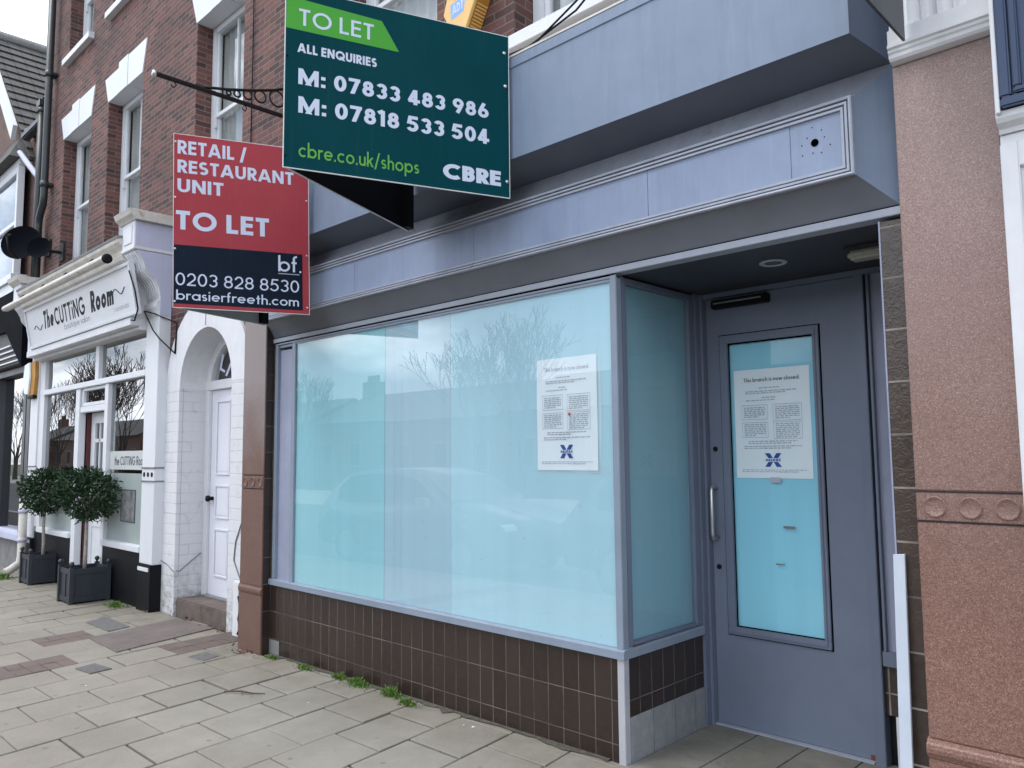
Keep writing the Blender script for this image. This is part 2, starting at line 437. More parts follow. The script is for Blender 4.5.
m_film1 = film('turquoise_film', (0.335, 0.655, 0.74, 1))
m_film2 = film('pale_blue_film', (0.405, 0.60, 0.705, 1))
m_film3 = film('sky_blue_film', (0.435, 0.68, 0.79, 1))
m_filmr = film('shaded_teal_film', (0.235, 0.42, 0.51, 1))  # return window film, its colour lowered for the shade in the porch
m_filmd = film('door_turquoise_film', (0.29, 0.67, 0.84, 1))

def leafmat(name, a, b, rough=0.35):
    t = NT(name)
    oi = t.n('ShaderNodeNewGeometry')
    c = t.mix(oi.outputs['Random Per Island'], a, b)
    t.col(c); t.rough(rough)
    t.b.inputs['Specular IOR Level'].default_value = 0.3
    return t.m
m_leaf = leafmat('bay_leaf', (0.007, 0.024, 0.010, 1), (0.030, 0.072, 0.028, 1), 0.42)
m_weed = leafmat('weed_leaf', (0.05, 0.12, 0.018, 1), (0.15, 0.25, 0.05, 1), 0.6)
m_dead = leafmat('dead_leaf', (0.06, 0.03, 0.02, 1), (0.20, 0.13, 0.08, 1), 0.8)

def slabmat(name, base):
    t = NT(name)
    g = t.n('ShaderNodeNewGeometry')
    r = g.outputs['Random Per Island']
    c = t.mix(r, sc(base, 0.88), sc(base, 1.10))
    # a few warmer slabs
    w = t.math('GREATER_THAN', t.math('FRACT', t.math('MULTIPLY', r, 37.7)), 0.74)
    c = t.mix(t.math('MULTIPLY', w, 0.20), c, (base[0] * 1.02, base[1] * 0.86, base[2] * 0.78, 1))
    n1 = t.ramp(t.noise(3.0, 7, 0.68), (0.34, 0.0), (0.66, 1.0))
    c = t.mix(t.math('MULTIPLY', n1, 0.5), c, sc(base, 0.60))
    n4 = t.ramp(t.noise(1.1, 6, 0.7), (0.46, 0.0), (0.62, 1.0))
    c = t.mix(t.math('MULTIPLY', n4, 0.42), c, (base[0] * 0.62, base[1] * 0.60, base[2] * 0.56, 1))
    n2 = t.ramp(t.noise(160, 3, 0.6), (0.35, 0.0), (0.65, 1.0))
    c = t.mix(t.math('MULTIPLY', n2, 0.32), c, sc(base, 1.45))
    n3 = t.ramp(t.noise(26, 6, 0.75), (0.63, 0.0), (0.69, 1.0))
    c = t.mix(t.math('MULTIPLY', n3, 0.5), c, sc(base, 0.40))
    # gum spots
    v = t.n('ShaderNodeTexVoronoi'); v.inputs['Scale'].default_value = 5.5; v.inputs['Randomness'].default_value = 1
    t.l(t.pos(), v.inputs['Vector'])
    gs = t.ramp(v.outputs['Distance'], (0.0, 1.0), (0.07, 1.0), (0.095, 0.0))
    c = t.mix(t.math('MULTIPLY', gs, 0.6), c, sc(base, 0.45))
    # moss near the wall
    s = t.n('ShaderNodeSeparateXYZ'); t.l(t.pos(), s.inputs[0])
    mr = t.n('ShaderNodeMapRange'); mr.inputs[1].default_value = 2.2; mr.inputs[2].default_value = 3.3
    t.l(s.outputs[1], mr.inputs[0])
    ms = t.math('MULTIPLY', mr.outputs[0], t.ramp(t.noise(4, 6, 0.7), (0.4, 0.0), (0.65, 1.0)))
    c = t.mix(t.math('MULTIPLY', ms, 0.75), c, (base[0] * 0.52, base[1] * 0.55, base[2] * 0.44, 1))
    c = t.mix(t.math('MULTIPLY', mr.outputs[0], 0.35), c, (base[0] * 0.56, base[1] * 0.57, base[2] * 0.50, 1))
    t.col(c)
    t.rough(0.82)
    t.bump(t.noise(90, 5, 0.65), 0.25, 0.004)
    return t.m
m_slab = slabmat('concrete_paving_slab', (0.275, 0.249, 0.212, 1))
m_paver = slabmat('red_brown_paver', (0.155, 0.118, 0.104, 1))
m_floor = slabmat('porch_floor_tile', (0.23, 0.215, 0.195, 1))
m_joint = paint('joint_dirt', (0.012, 0.011, 0.0095, 1), 0.95, 0.35, 8, 0.2)
m_asph = paint('asphalt', (0.05, 0.05, 0.052, 1), 0.9, 0.2, 6, 0.3)
m_kerb = paint('kerb_stone', (0.28, 0.27, 0.25, 1), 0.85, 0.15, 5, 0.2)
m_earth = paint('far_ground', (0.10, 0.11, 0.07, 1), 0.95, 0.2, 0.5, 0.0)
m_yline = paint('yellow_road_paint', (0.55, 0.40, 0.05, 1), 0.7, 0.15, 8, 0.1)
def platemat():
    t = NT('tread_plate')
    mp = t.n('ShaderNodeMapping'); mp.inputs['Rotation'].default_value = (0, 0, R(38)); mp.inputs['Scale'].default_value = (26, 26, 1)
    t.l(t.pos(), mp.inputs[0])
    b = t.n('ShaderNodeTexVoronoi'); b.inputs['Scale'].default_value = 1.0; b.inputs['Randomness'].default_value = 0.05
    t.l(mp.outputs[0], b.inputs['Vector'])
    h = t.ramp(b.outputs['Distance'], (0.15, 1.0), (0.45, 0.0))
    c = t.mix(h, (0.115, 0.092, 0.082, 1), (0.165, 0.135, 0.121, 1))
    n = t.ramp(t.noise(5, 6, 0.7), (0.4, 0.0), (0.7, 1.0))
    c = t.mix(t.math('MULTIPLY', n, 0.4), c, (0.24, 0.20, 0.18, 1))
    t.col(c); t.rough(0.7)
    t.bump(h, 0.5, 0.004)
    return t.m
m_plate = platemat()
m_cast = paint('cast_iron_cover', (0.125, 0.122, 0.118, 1), 0.75, 0.3, 30, 0.4)

# ------------------------------------------------------------------ builders
class MB:
    def __init__(self):
        self.bm = bmesh.new()
    def face(self, pts):
        vs = [self.bm.verts.new(p) for p in pts]
        return self.bm.faces.new(vs)
    def box(self, x0, x1, y0, y1, z0, z1, bev=0.0):
        x0, x1 = sorted((x0, x1)); y0, y1 = sorted((y0, y1)); z0, z1 = sorted((z0, z1))
        b = bmesh.new()
        r = bmesh.ops.create_cube(b, size=1)
        for v in r['verts']:
            v.co = Vector(((x0 + x1) / 2 + v.co.x * (x1 - x0), (y0 + y1) / 2 + v.co.y * (y1 - y0), (z0 + z1) / 2 + v.co.z * (z1 - z0)))
        if bev:
            bmesh.ops.bevel(b, geom=list(b.edges), offset=bev, segments=2, affect='EDGES')
        self.merge(b)
        return self
    def merge(self, b, mat=None):
        me = bpy.data.meshes.new('tmp')
        b.to_mesh(me); b.free()
        if mat is not None:
            me.transform(mat)
        self.bm.from_mesh(me)
        bpy.data.meshes.remove(me)
    def prism(self, poly, fn, c0, c1, bev=0.0):
        """poly in (a,b), fn(a,b,c) -> point, extruded c0..c1"""
        b = bmesh.new()
        lo = [b.verts.new(fn(p[0], p[1], c0)) for p in poly]
        hi = [b.verts.new(fn(p[0], p[1], c1)) for p in poly]
        n = len(poly)
        b.faces.new(lo); b.faces.new(hi[::-1])
        for i in range(n):
            b.faces.new((lo[i], hi[i], hi[(i + 1) % n], lo[(i + 1) % n]))
        bmesh.ops.recalc_face_normals(b, faces=b.faces)
        if bev:
            bmesh.ops.bevel(b, geom=list(b.edges), offset=bev, segments=1, affect='EDGES')
        self.merge(b)
        return self
    def tube(self, pts, r, n=10, caps=True):
        pts = [Vector(p) for p in pts]
        rs = r if isinstance(r, (list, tuple)) else [r] * len(pts)
        rings = []
        prev = None
        for i, p in enumerate(pts):
            d = (pts[min(i + 1, len(pts) - 1)] - pts[max(i - 1, 0)]).normalized()
            if prev is None:
                a = Vector((0, 0, 1)) if abs(d.z) < 0.9 else Vector((1, 0, 0))
                u = d.cross(a).normalized()
            else:
                u = (prev - d * prev.dot(d)).normalized()
            prev = u
            w = d.cross(u)
            rings.append([self.bm.verts.new(p + (u * math.cos(2 * PI * k / n) + w * math.sin(2 * PI * k / n)) * rs[i]) for k in range(n)])
        for a, b in zip(rings, rings[1:]):
            for k in range(n):
                f = self.bm.faces.new((a[k], a[(k + 1) % n], b[(k + 1) % n], b[k]))
                f.smooth = True
        if caps:
            self.bm.faces.new(rings[0][::-1]); self.bm.faces.new(rings[-1])
        return self
    def lathe(self, prof, org=(0, 0, 0), axis='Z', n=20):
        o = Vector(org)
        def pt(r, h, a):
            c, s = math.cos(a) * r, math.sin(a) * r
            return o + (Vector((c, s, h)) if axis == 'Z' else Vector((c, h, s)) if axis == 'Y' else Vector((h, c, s)))
        rings = [[self.bm.verts.new(pt(max(r, 1e-5), h, 2 * PI * k / n)) for k in range(n)] for r, h in prof]
        for a, b in zip(rings, rings[1:]):
            for k in range(n):
                f = self.bm.faces.new((a[k], a[(k + 1) % n], b[(k + 1) % n], b[k]))
                f.smooth = True
        self.bm.faces.new(rings[0][::-1]); self.bm.faces.new(rings[-1])
        return self
    def build(self, name, mat, parent=None, label=None, cat=None, group=None, kind=None, fixn=True):
        if fixn:
            bmesh.ops.recalc_face_normals(self.bm, faces=self.bm.faces)
        off = wloc(parent) if parent else Vector((0, 0, 0))
        if off.length:
            bmesh.ops.translate(self.bm, verts=self.bm.verts, vec=-off)
        me = bpy.data.meshes.new(name)
        self.bm.to_mesh(me); self.bm.free()
        for m in (mat if isinstance(mat, list) else [mat]):
            me.materials.append(m)
        o = bpy.data.objects.new(name, me)
        COL.objects.link(o)
        if parent:
            o.parent = parent
        tag(o, label, cat, group, kind)
        return o

def wloc(o):
    v = Vector(o.location)
    while o.parent:
        o = o.parent
        v += Vector(o.location)
    return v
def tag(o, label=None, cat=None, group=None, kind=None):
    for k, v in (('label', label), ('category', cat), ('group', group), ('kind', kind)):
        if v:
            o[k] = v
    return o
def thing(name, label, cat, loc, group=None):
    o = bpy.data.objects.new(name, None)
    COL.objects.link(o)
    o.location = loc
    o.empty_display_size = 0.1
    return tag(o, label, cat, group)
def copy_tree(o, parent=None):
    c = o.copy()
    COL.objects.link(c)
    if parent:
        c.parent = parent
    for ch in list(o.children):
        copy_tree(ch, c)
    return c
def box(name, mat, parent, *a, bev=0.0, **k):
    return MB().box(*a, bev=bev).build(name, mat, parent, **k)
def pane(name, parent, x0, x1, z0, z1, y, mat):
    mb = MB(); mb.face([(x0, y, z0), (x1, y, z0), (x1, y, z1), (x0, y, z1)]); return mb.build(name, mat, parent, fixn=False)
XZ = lambda a, b, c: (a, c, b)       # polygon in x,z extruded along y
YZ = lambda a, b, c: (c, a, b)       # polygon in y,z extruded along x
XY = lambda a, b, c: (a, b, c)

def gz(x):                            # pavement falls gently to the left
    return 0.012 * (x + 2.34)

# ------------------------------------------------------------------ stroke lettering (geometric sans)
def arc(cx, cy, rx, ry, a0, a1, n=18):
    return [(cx + rx * math.cos(R(a0 + (a1 - a0) * i / n)), cy + ry * math.sin(R(a0 + (a1 - a0) * i / n))) for i in range(n + 1)]
def glyph(c, w):
    h = w / 2
    B, D, P = [], [], []              # butt strokes, diagonals clipped to a y-range, curves
    X = 0.66                          # x height
    if c == 'A':
        W = .86; D += [((h * .9, 0), (W / 2 - h * .2, 1), 0, 1), ((W - h * .9, 0), (W / 2 + h * .2, 1), 0, 1)]; B += [((.24, .28), (W - .24, .28))]
    elif c == 'B':
        W = .60; B += [((h, 0), (h, 1)), ((h, h), (W - .27, h)), ((h, .53), (W - .29, .53)), ((h, 1 - h), (W - .29, 1 - h))]
        P += [arc(W - .29, .53 + (.47 - h) / 2, .27 - h, (.47 - h) / 2, -90, 90), arc(W - .28, (.53 + h) / 2, .28 - h, (.53 - h) / 2, -90, 90)]
    elif c == 'C':
        W = .84; P += [arc(.5, .5, .5 - h, .5 - h, 48, 312, 26)]
    elif c == 'D':
        W = .76; B += [((h, 0), (h, 1)), ((h, h), (W - .48, h)), ((h, 1 - h), (W - .48, 1 - h))]; P += [arc(W - .48, .5, .48 - h, .5 - h, -90, 90)]
    elif c == 'E':
        W = .54; B += [((h, 0), (h, 1)), ((h, h), (W, h)), ((h, 1 - h), (W, 1 - h)), ((h, .52), (W * .95, .52))]
    elif c == 'F':
        W = .52; B += [((h, 0), (h, 1)), ((h, 1 - h), (W, 1 - h)), ((h, .5), (W * .93, .5))]
    elif c == 'G':
        W = .92; P += [arc(.5, .5, .5 - h, .5 - h, 46, 352, 28)]; B += [((.52, .46), (1 - h * .9, .46))]
        W = 1.0
    elif c == 'H':
        W = .70; B += [((h, 0), (h, 1)), ((W - h, 0), (W - h, 1)), ((h, .52), (W - h, .52))]
    elif c == 'I':
        W = w; B += [((h, 0), (h, 1))]
    elif c == 'L':
        W = .50; B += [((h, 0), (h, 1)), ((h, h), (W, h))]
    elif c == 'M':
        W = .98; B += [((h, 0), (h, 1)), ((W - h, 0), (W - h, 1))]; D += [((h, 1), (W / 2, .12), .0, 1), ((W - h, 1), (W / 2, .12), .0, 1)]
    elif c == 'N':
        W = .76; B += [((h, 0), (h, 1)), ((W - h, 0), (W - h, 1))]; D += [((h, 1), (W - h, 0), 0, 1)]
    elif c == 'O':
        W = 1.0; P += [arc(.5, .5, .5 - h, .5 - h, 0, 360, 34)]
    elif c == 'Q':
        W = 1.0; P += [arc(.5, .5, .5 - h, .5 - h, 0, 360, 34)]; D += [((.58, .36), (.92, -.02), -.02, .4)]
    elif c in 'RP':
        W = .60; B += [((h, 0), (h, 1)), ((h, 1 - h), (W - .28, 1 - h)), ((h, .46), (W - .28, .46))]
        P += [arc(W - .28, (.46 + 1 - h) / 2, .28 - h, (1 - h - .46) / 2, -90, 90)]
        if c == 'R': D += [((.26, .46), (W - h * .7, 0), 0, .47)]
    elif c in 'Ss':
        k = 1 if c == 'S' else X
        W = .60 if c == 'S' else .42
        ry = (k - w) / 4
        rx = W / 2 - h
        P += [arc(W / 2, k - h - ry, rx * .95, ry, 35, 270, 16)[:-1] + arc(W / 2, h + ry, rx, ry, 90, -145, 16)]
    elif c == 'T':
        W = .58; B += [((W / 2, 0), (W / 2, 1)), ((0, 1 - h), (W, 1 - h))]
    elif c == 'U':
        W = .70; r = W / 2 - h; B += [((h, r + h), (h, 1)), ((W - h, r + h), (W - h, 1))]; P += [arc(W / 2, r + h, r, r, 180, 360)]
    elif c == 'X':
        W = .74; D += [((h, 0), (W - h, 1), 0, 1), ((W - h, 0), (h, 1), 0, 1)]
    elif c == '0':
        W = .62; P += [arc(W / 2, .5, W / 2 - h, .5 - h, 0, 360, 30)]
    elif c == '1':
        W = .36; B += [((W - h - .02, 0), (W - h - .02, 1))]; B += [((.0, .82), (W - h, .985))]
    elif c == '2':
        W = .58; P += [arc(W / 2, 1 - h - (.30 - h * .3), W / 2 - h, .30 - h * .3, 170, -38, 18) + [(h * 1.1, w * .8)]]; B += [((0, h), (W, h))]
    elif c == '3':
        W = .58; ru = (.5 - h) / 2
        P += [arc(W / 2 - .01, 1 - h - ru, W / 2 - h - .01, ru, 155, -90, 16), arc(W / 2 - .01, h + .265 - h * .5, W / 2 - h, .265 - h * .5, 90, -158, 18)]
    elif c == '4':
        W = .64; B += [((W - .14 - h, 0), (W - .14 - h, 1)), ((.02, .26), (W, .26))]; D += [((.08, .26), (W - .14 - h, 1), .26, 1)]
    elif c == '5':
        W = .60; B += [((.16, 1 - h), (W - .04, 1 - h))]; D += [((.18, 1), (.10, .52), .48, 1)]
        P += [arc(W / 2 - .03, .335, W / 2 - h + .02, .335 - h, 128, -155, 20)]
    elif c in '69':
        W = .62; r = .33
        q = [arc(W / 2, r, W / 2 - h, r - h, 0, 360, 26), [(h + .005, r + .04), (.13 + h * .6, .62), (.36, 1.0)]]
        P += q if c == '6' else [[(W - x, 1 - y) for x, y in s] for s in q]
    elif c == '7':
        W = .58; B += [((0, 1 - h), (W, 1 - h))]; D += [((W - h * 1.0, 1 - h * .6), (.14 + h * .5, 0), 0, 1 - h * .3)]
    elif c == '8':
        W = .60; P += [arc(W / 2, 1 - h - (.5 - h) / 2 + .0, W / 2 - h - .04, (.48 - h) / 2, 0, 360, 24), arc(W / 2, h + .265 - h * .5, W / 2 - h, .265 - h * .5, 0, 360, 26)]
    elif c == ':':
        W = w * 1.1; B += [((W / 2, .02), (W / 2, .02 + w)), ((W / 2, .5), (W / 2, .5 + w))]
    elif c == '.':
        W = w * 1.1; B += [((W / 2, 0), (W / 2, w * 1.1))]
    elif c == '/':
        W = .42; D += [((h * .7, -.12), (W - h * .7, 1.06), -.12, 1.06)]
    elif c in 'abdpqgoce':
        r = X / 2; W = X + .02; rr = r - h
        cx = r
        if c == 'o': P += [arc(cx, r, rr, rr, 0, 360, 28)]; W = X
        elif c == 'c': P += [arc(cx, r, rr, rr, 48, 312, 22)]; W = X * .86
        elif c == 'e': P += [arc(cx, r, rr, rr, 0, 318, 24)]; B += [((cx - rr, r), (cx + rr + h * .5, r))]; W = X
        elif c == 'b': P += [arc(cx + .02, r, rr, rr, 0, 360, 28)]; B += [((h, 0), (h, 1.04))]
        elif c == 'd': P += [arc(cx, r, rr, rr, 0, 360, 28)]; B += [((W - h, 0), (W - h, 1.04))]
        elif c == 'p': P += [arc(cx + .02, r, rr, rr, 0, 360, 28)]; B += [((h, -.30), (h, X))]
        elif c in 'qg':
            P += [arc(cx, r, rr, rr, 0, 360, 28)]; B += [((W - h, -.30 if c == 'q' else -.05), (W - h, X))]
            if c == 'g': P += [arc(W - h - rr, -.05, rr, .24 - h, 0, -150, 14)]
        elif c == 'a': P += [arc(cx, r, rr, rr, 0, 360, 28)]; B += [((W - h, 0), (W - h, X))]
    elif c == 'f':
        W = .34; r = .15; B += [((.14, 0), (.14, 1.06 - r - h)), ((0, X - h), (W - .04, X - h))]; P += [arc(.14 + r, 1.06 - r - h, r, r, 180, 78, 8)]
    elif c in 'hn':
        W = .52; r = W / 2 - h; B += [((h, 0), (h, 1.04 if c == 'h' else X)), ((W - h, 0), (W - h, X - h - r))]; P += [arc(W / 2, X - h - r, r, r, 180, 0, 14)]
    elif c == 'm':
        W = .86; r = (W - w) / 4; B += [((h, 0), (h, X)), ((W / 2, 0), (W / 2, X - h - r)), ((W - h, 0), (W - h, X - h - r))]
        P += [arc(h + r, X - h - r, r, r, 180, 0, 12), arc(W / 2 + r, X - h - r, r, r, 180, 0, 12)]
    elif c == 'i':
        W = w * 1.2; B += [((W / 2, 0), (W / 2, X)), ((W / 2, .82), (W / 2, .82 + w * 1.1))]
    elif c == 'k':
        W = .50; B += [((h, 0), (h, 1.04))]; D += [((h, .24), (W - h, X), .1, X), ((.20, .42), (W - h * .6, 0), 0, .46)]
    elif c == 'l':
        W = w; B += [((h, 0), (h, 1.04))]
    elif c == 'r':
        W = .34; B += [((h, 0), (h, X))]; P += [arc(h + .2, X - h - .2, .2, .2, 180, 62, 9)]
    elif c == 't':
        W = .34; B += [((W / 2, 0), (W / 2, .9)), ((0, X - h), (W, X - h))]
    elif c == 'u':
        W = .52; r = W / 2 - h; B += [((W - h, 0), (W - h, X)), ((h, r + h), (h, X))]; P += [arc(W / 2, r + h, r, r, 180, 360, 14)]
    elif c == 'w':
        W = .86; D += [((h * .8, X), (W * .27, 0), 0, X), ((W * .5, X), (W * .27, 0), 0, X), ((W * .5, X), (W * .73, 0), 0, X), ((W - h * .8, X), (W * .73, 0), 0, X)]
    else:
        W = .30
    return W, B, D, P

def clip_poly(poly, y0, y1):
    for sgn, lim in ((1, y0), (-1, -y1)):
        out = []
        for i, p in enumerate(poly):
            q = poly[(i + 1) % len(poly)]
            a, b = sgn * p[1] - lim, sgn * q[1] - lim
            if a >= 0: out.append(p)
            if (a >= 0) != (b >= 0):
                t = a / (a - b); out.append((p[0] + (q[0] - p[0]) * t, p[1] + (q[1] - p[1]) * t))
        poly = out
        if len(poly) < 3: return []
    return poly

def text_polys(s, w, track=0.11):
    polys, x = [], 0.0
    for c in s:
        W_, B, D, P = glyph(c, w)
        h = w / 2
        for (a, b) in B:
            dxx, dyy = b[0] - a[0], b[1] - a[1]; L = math.hypot(dxx, dyy); nx, ny = -dyy / L * h, dxx / L * h
            polys.append([(a[0] + nx + x, a[1] + ny), (a[0] - nx + x, a[1] - ny), (b[0] - nx + x, b[1] - ny), (b[0] + nx + x, b[1] + ny)])
        for (a, b, y0, y1) in D:
            dxx, dyy = b[0] - a[0], b[1] - a[1]; L = math.hypot(dxx, dyy); ux, uy = dxx / L, dyy / L; nx, ny = -uy * h, ux * h
            a2 = (a[0] - ux * w, a[1] - uy * w); b2 = (b[0] + ux * w, b[1] + uy * w)
            p = clip_poly([(a2[0] + nx, a2[1] + ny), (a2[0] - nx, a2[1] - ny), (b2[0] - nx, b2[1] - ny), (b2[0] + nx, b2[1] + ny)], y0, y1)
            if p: polys.append([(q[0] + x, q[1]) for q in p])
        for pts in P:
            closed = math.hypot(pts[0][0] - pts[-1][0], pts[0][1] - pts[-1][1]) < 1e-6
            L_, R_ = [], []
            n = len(pts)
            for i in range(n):
                if closed:
                    a, b = pts[(i - 1) % (n - 1)], pts[(i + 1) % (n - 1)]
                else:
                    a, b = pts[max(i - 1, 0)], pts[min(i + 1, n - 1)]
                dxx, dyy = b[0] - a[0], b[1] - a[1]; L = math.hypot(dxx, dyy) or 1; nx, ny = -dyy / L * h, dxx / L * h
                L_.append((pts[i][0] + nx + x, pts[i][1] + ny)); R_.append((pts[i][0] - nx + x, pts[i][1] - ny))
            polys.append(('strip', L_, R_))
        x += W_ + (track if c != ' ' else 0)
    return polys, max(x - track, 0.01)

def lettering(name, s, mat, parent, org, u, v, nrm, width, height, weight=0.16, slant=0.0, track=0.11, label=None, proud=0.0006):
    """flat letters filling width x height (cap height) from org along u, v; lifted along nrm"""
    polys, total = text_polys(s, weight, track)
    kx = width / total
    mb = MB()
    org, u, v, nrm = Vector(org), Vector(u).normalized(), Vector(v).normalized(), Vector(nrm).normalized()
    for i, p in enumerate(polys):
        lift = nrm * (proud + 0.00003 * (i % 7))
        f = lambda q: org + u * ((q[0] + slant * q[1]) * kx) + v * (q[1] * height) + lift
        if isinstance(p, tuple):
            a = [mb.bm.verts.new(f(q)) for q in p[1]]; b = [mb.bm.verts.new(f(q)) for q in p[2]]
            for k in range(len(a) - 1):
                mb.bm.faces.new((a[k], b[k], b[k + 1], a[k + 1]))
        else:
            mb.face([f(q) for q in p])
    o = mb.build(name, mat, parent, label=label, fixn=False)
    return o

# ================================================================== GROUND
def ground_sheets():
    mb = MB()
    nx = 40
    mb.face([(-400, -400, -0.9), (400, -400, -0.9), (400, 400, -0.9), (-400, 400, -0.9)])
    mb.build('terrain', m_earth, kind='structure')
    mb = MB()
    mb.face([(-150, -9.2, gz(-30) - 0.02), (60, -9.2, -0.16), (60, -0.62, -0.16), (-150, -0.62, gz(-30) - 0.02)]) if False else None
    xs = [-120, -60, -30, -15, -8, -2.34, 5, 30]
    def z(x): return gz(max(x, -22)) - 0.12 if x < 4 else -0.05
    for a, b in zip(xs, xs[1:]):
        mb.face([(a, -9.0, z(a)), (b, -9.0, z(b)), (b, -0.60, z(b)), (a, -0.60, z(a))])
    mb.build('road', m_asph, kind='structure')
    mb = MB()
    for y0, y1 in ((-0.60, -0.45), (-9.15, -9.0)):
        for a, b in zip(xs, xs[1:]):
            mb.prism([(a, z(a) - 0.2), (b, z(b) - 0.2), (b, z(b) + 0.115), (a, z(a) + 0.115)], XZ, y0, y1)
    mb.build('kerb', m_kerb, kind='structure')
    mb = MB()
    for a, b in zip(xs, xs[1:]):
        mb.face([(a, -0.95, z(a) + 0.004), (b, -0.95, z(b) + 0.004), (b, -0.85, z(b) + 0.004), (a, -0.85, z(a) + 0.004)])
    mb.build('road_marking', m_yline, kind='structure')
    mb = MB()
    for a, b in zip(xs, xs[1:]):
        mb.face([(a, -16.0, z(a) + 0.11), (b, -16.0, z(b) + 0.11), (b, -9.15, z(b) + 0.11), (a, -9.15, z(a) + 0.11)])
    mb.build('opposite_pavement', m_kerb, kind='structure')
ground_sheets()

PLATE = [(-7.51, 2.436), (-6.76, 2.40), (-7.045, 3.34), (-7.764, 3.30)]
BAND = [(-9.6, 1.42), (-6.53, 1.52), (-6.22, 2.19), (-9.6, 2.02)]
def inpoly(p, poly):
    c = False
    for i in range(len(poly)):
        a, b = poly[i], poly[i - 1]
        if (a[1] > p[1]) != (b[1] > p[1]) and p[0] < (b[0] - a[0]) * (p[1] - a[1]) / (b[1] - a[1]) + a[0]:
            c = not c
    return c
def pavement():
    rnd = random.Random(5)
    base = MB()
    xs = [-60, -30, -20, -15, -12, -8, -2.34, 4, 12]
    def z(x): return gz(max(x, -22)) - 0.022
    for a, b in zip(xs, xs[1:]):
        base.face([(a, -0.45, z(a)), (b, -0.45, z(b)), (b, 4.6, z(b)), (a, 4.6, z(a))])
    base.build('pavement_bed', m_joint, kind='structure')
    sl, pv = MB(), MB()
    per, L, sh = 0.412, 0.42, 0.145
    def slab(mb, cx0, cx1, y0, y1, g=0.0078, th=0.03):
        g *= rnd.choice((.35, .55, .8, 1.0, 1.3))
        q = [(cx0 + g, y0 + g), (cx1 - g, y0 + g), (cx1 - g, y1 - g), (cx0 + g, y1 - g)]
        dz = rnd.uniform(-0.002, 0.002); tx, ty = rnd.uniform(-.003, .003), rnd.uniform(-.003, .003)
        b = bmesh.new()
        top, bot = [], []
        for i, (a, y) in enumerate(q):
            x = a - sh * (y - 3.187)
            zz = gz(max(x, -22)) + dz + tx * (1 if i in (1, 2) else -1) * 0.5 + ty * (1 if i > 1 else -1) * 0.5
            top.append(b.verts.new((x, y, zz))); bot.append(b.verts.new((x, y, zz - th)))
        f = b.faces.new(top)
        for i in range(4):
            b.faces.new((top[i], bot[i], bot[(i + 1) % 4], top[(i + 1) % 4]))
        ed = [e for e in b.edges if e in f.edges]
        bmesh.ops.bevel(b, geom=ed, offset=0.004, segments=1, affect='EDGES')
        mb.merge(b)
    k0 = -3.497
    for i in range(-50, 14):
        cx0 = k0 + i * per
        half = 0.21 if i % 2 == 0 else 0.0
        y = 2.72 - 0.42 * 9 + (0.0 if i % 2 == 0 else -0.21)
        while y < 3.39:
            y0, y1 = max(y, -0.44), min(y + L, 3.395)
            y += L
            if y1 - y0 < 0.05: continue
            c = (cx0 + per / 2 - sh * ((y0 + y1) / 2 - 3.187), (y0 + y1) / 2)
            if c[0] > -2.36 + 0 and y1 > 3.2: y1 = 3.19
            if y1 - y0 < 0.03: continue
            if (i == -9 and y1 < 2.25) or inpoly(c, [(-7.95, 2.30), (-7.50, 2.30), (-7.62, 2.62), (-8.1, 2.62)]) or inpoly(c, [(-6.85, 2.75), (-6.35, 2.75), (-6.35, 3.35), (-7.0, 3.35)]):
                for a in range(2):
                    for bb in range(4):
                        slab(pv, cx0 + a * per / 2, cx0 + (a + 1) * per / 2, y0 + (y1 - y0) * bb / 4, y0 + (y1 - y0) * (bb + 1) / 4, 0.003)
                continue
            slab(sl, cx0, cx0 + per, y0, y1)
    sl.build('pavement', m_slab, kind='structure')
    pv.build('paver_band', m_paver, kind='structure')
    # porch floor inside the recess
    fl = MB()
    for i in range(5):
        for j in range(3):
            x0 = -2.34 + i * 0.27; y0 = 3.19 + j * 0.30
            fl.box(x0 + .003, x0 + .267, y0 + .003, min(y0 + .297, 4.06), -0.03, 0.002 + rnd.uniform(-.001, .001), 0.002)
    fl.build('porch_floor', m_floor, kind='structure')
pavement()

# ================================================================== VACANT SHOP
YF = 3.187
shop = thing('vacant_shop', 'empty corner-porch shop with grey-blue fascia, turquoise covered window and brown tiled stall riser', 'shop', (-3.4, YF, 0))
XL, XR = -5.87, -0.957
FX0, FX1, GX0, GX1 = -5.870, -0.976, -5.740, -1.103       # outer frame edge at the wall, inner edge at the raised face
YB, YO = 3.100, 3.188
def frustum_side(name, mat, quad):
    mb = MB()
    n = 5
    a, b, c, d = [Vector(q) for q in quad]                 # a-b outer edge (at the wall), d-c inner edge (raised face)
    for i in range(n):
        def pt(p, q, t):                                   # slightly hollow, like the rendered cove
            r = p.lerp(q, t); r.y += 0.010 * math.sin(PI * t); return r
        t0, t1 = i / n, (i + 1) / n
        f = mb.face([pt(a, d, t0), pt(b, c, t0), pt(b, c, t1), pt(a, d, t1)]); f.smooth = True
    bmesh.ops.remove_doubles(mb.bm, verts=mb.bm.verts, dist=1e-5)
    mb.build(name, mat, shop, fixn=False)
# backing behind everything
box('fascia_backing', m_grey, shop, XL, XR, 3.19, 3.24, 2.455, 3.765)
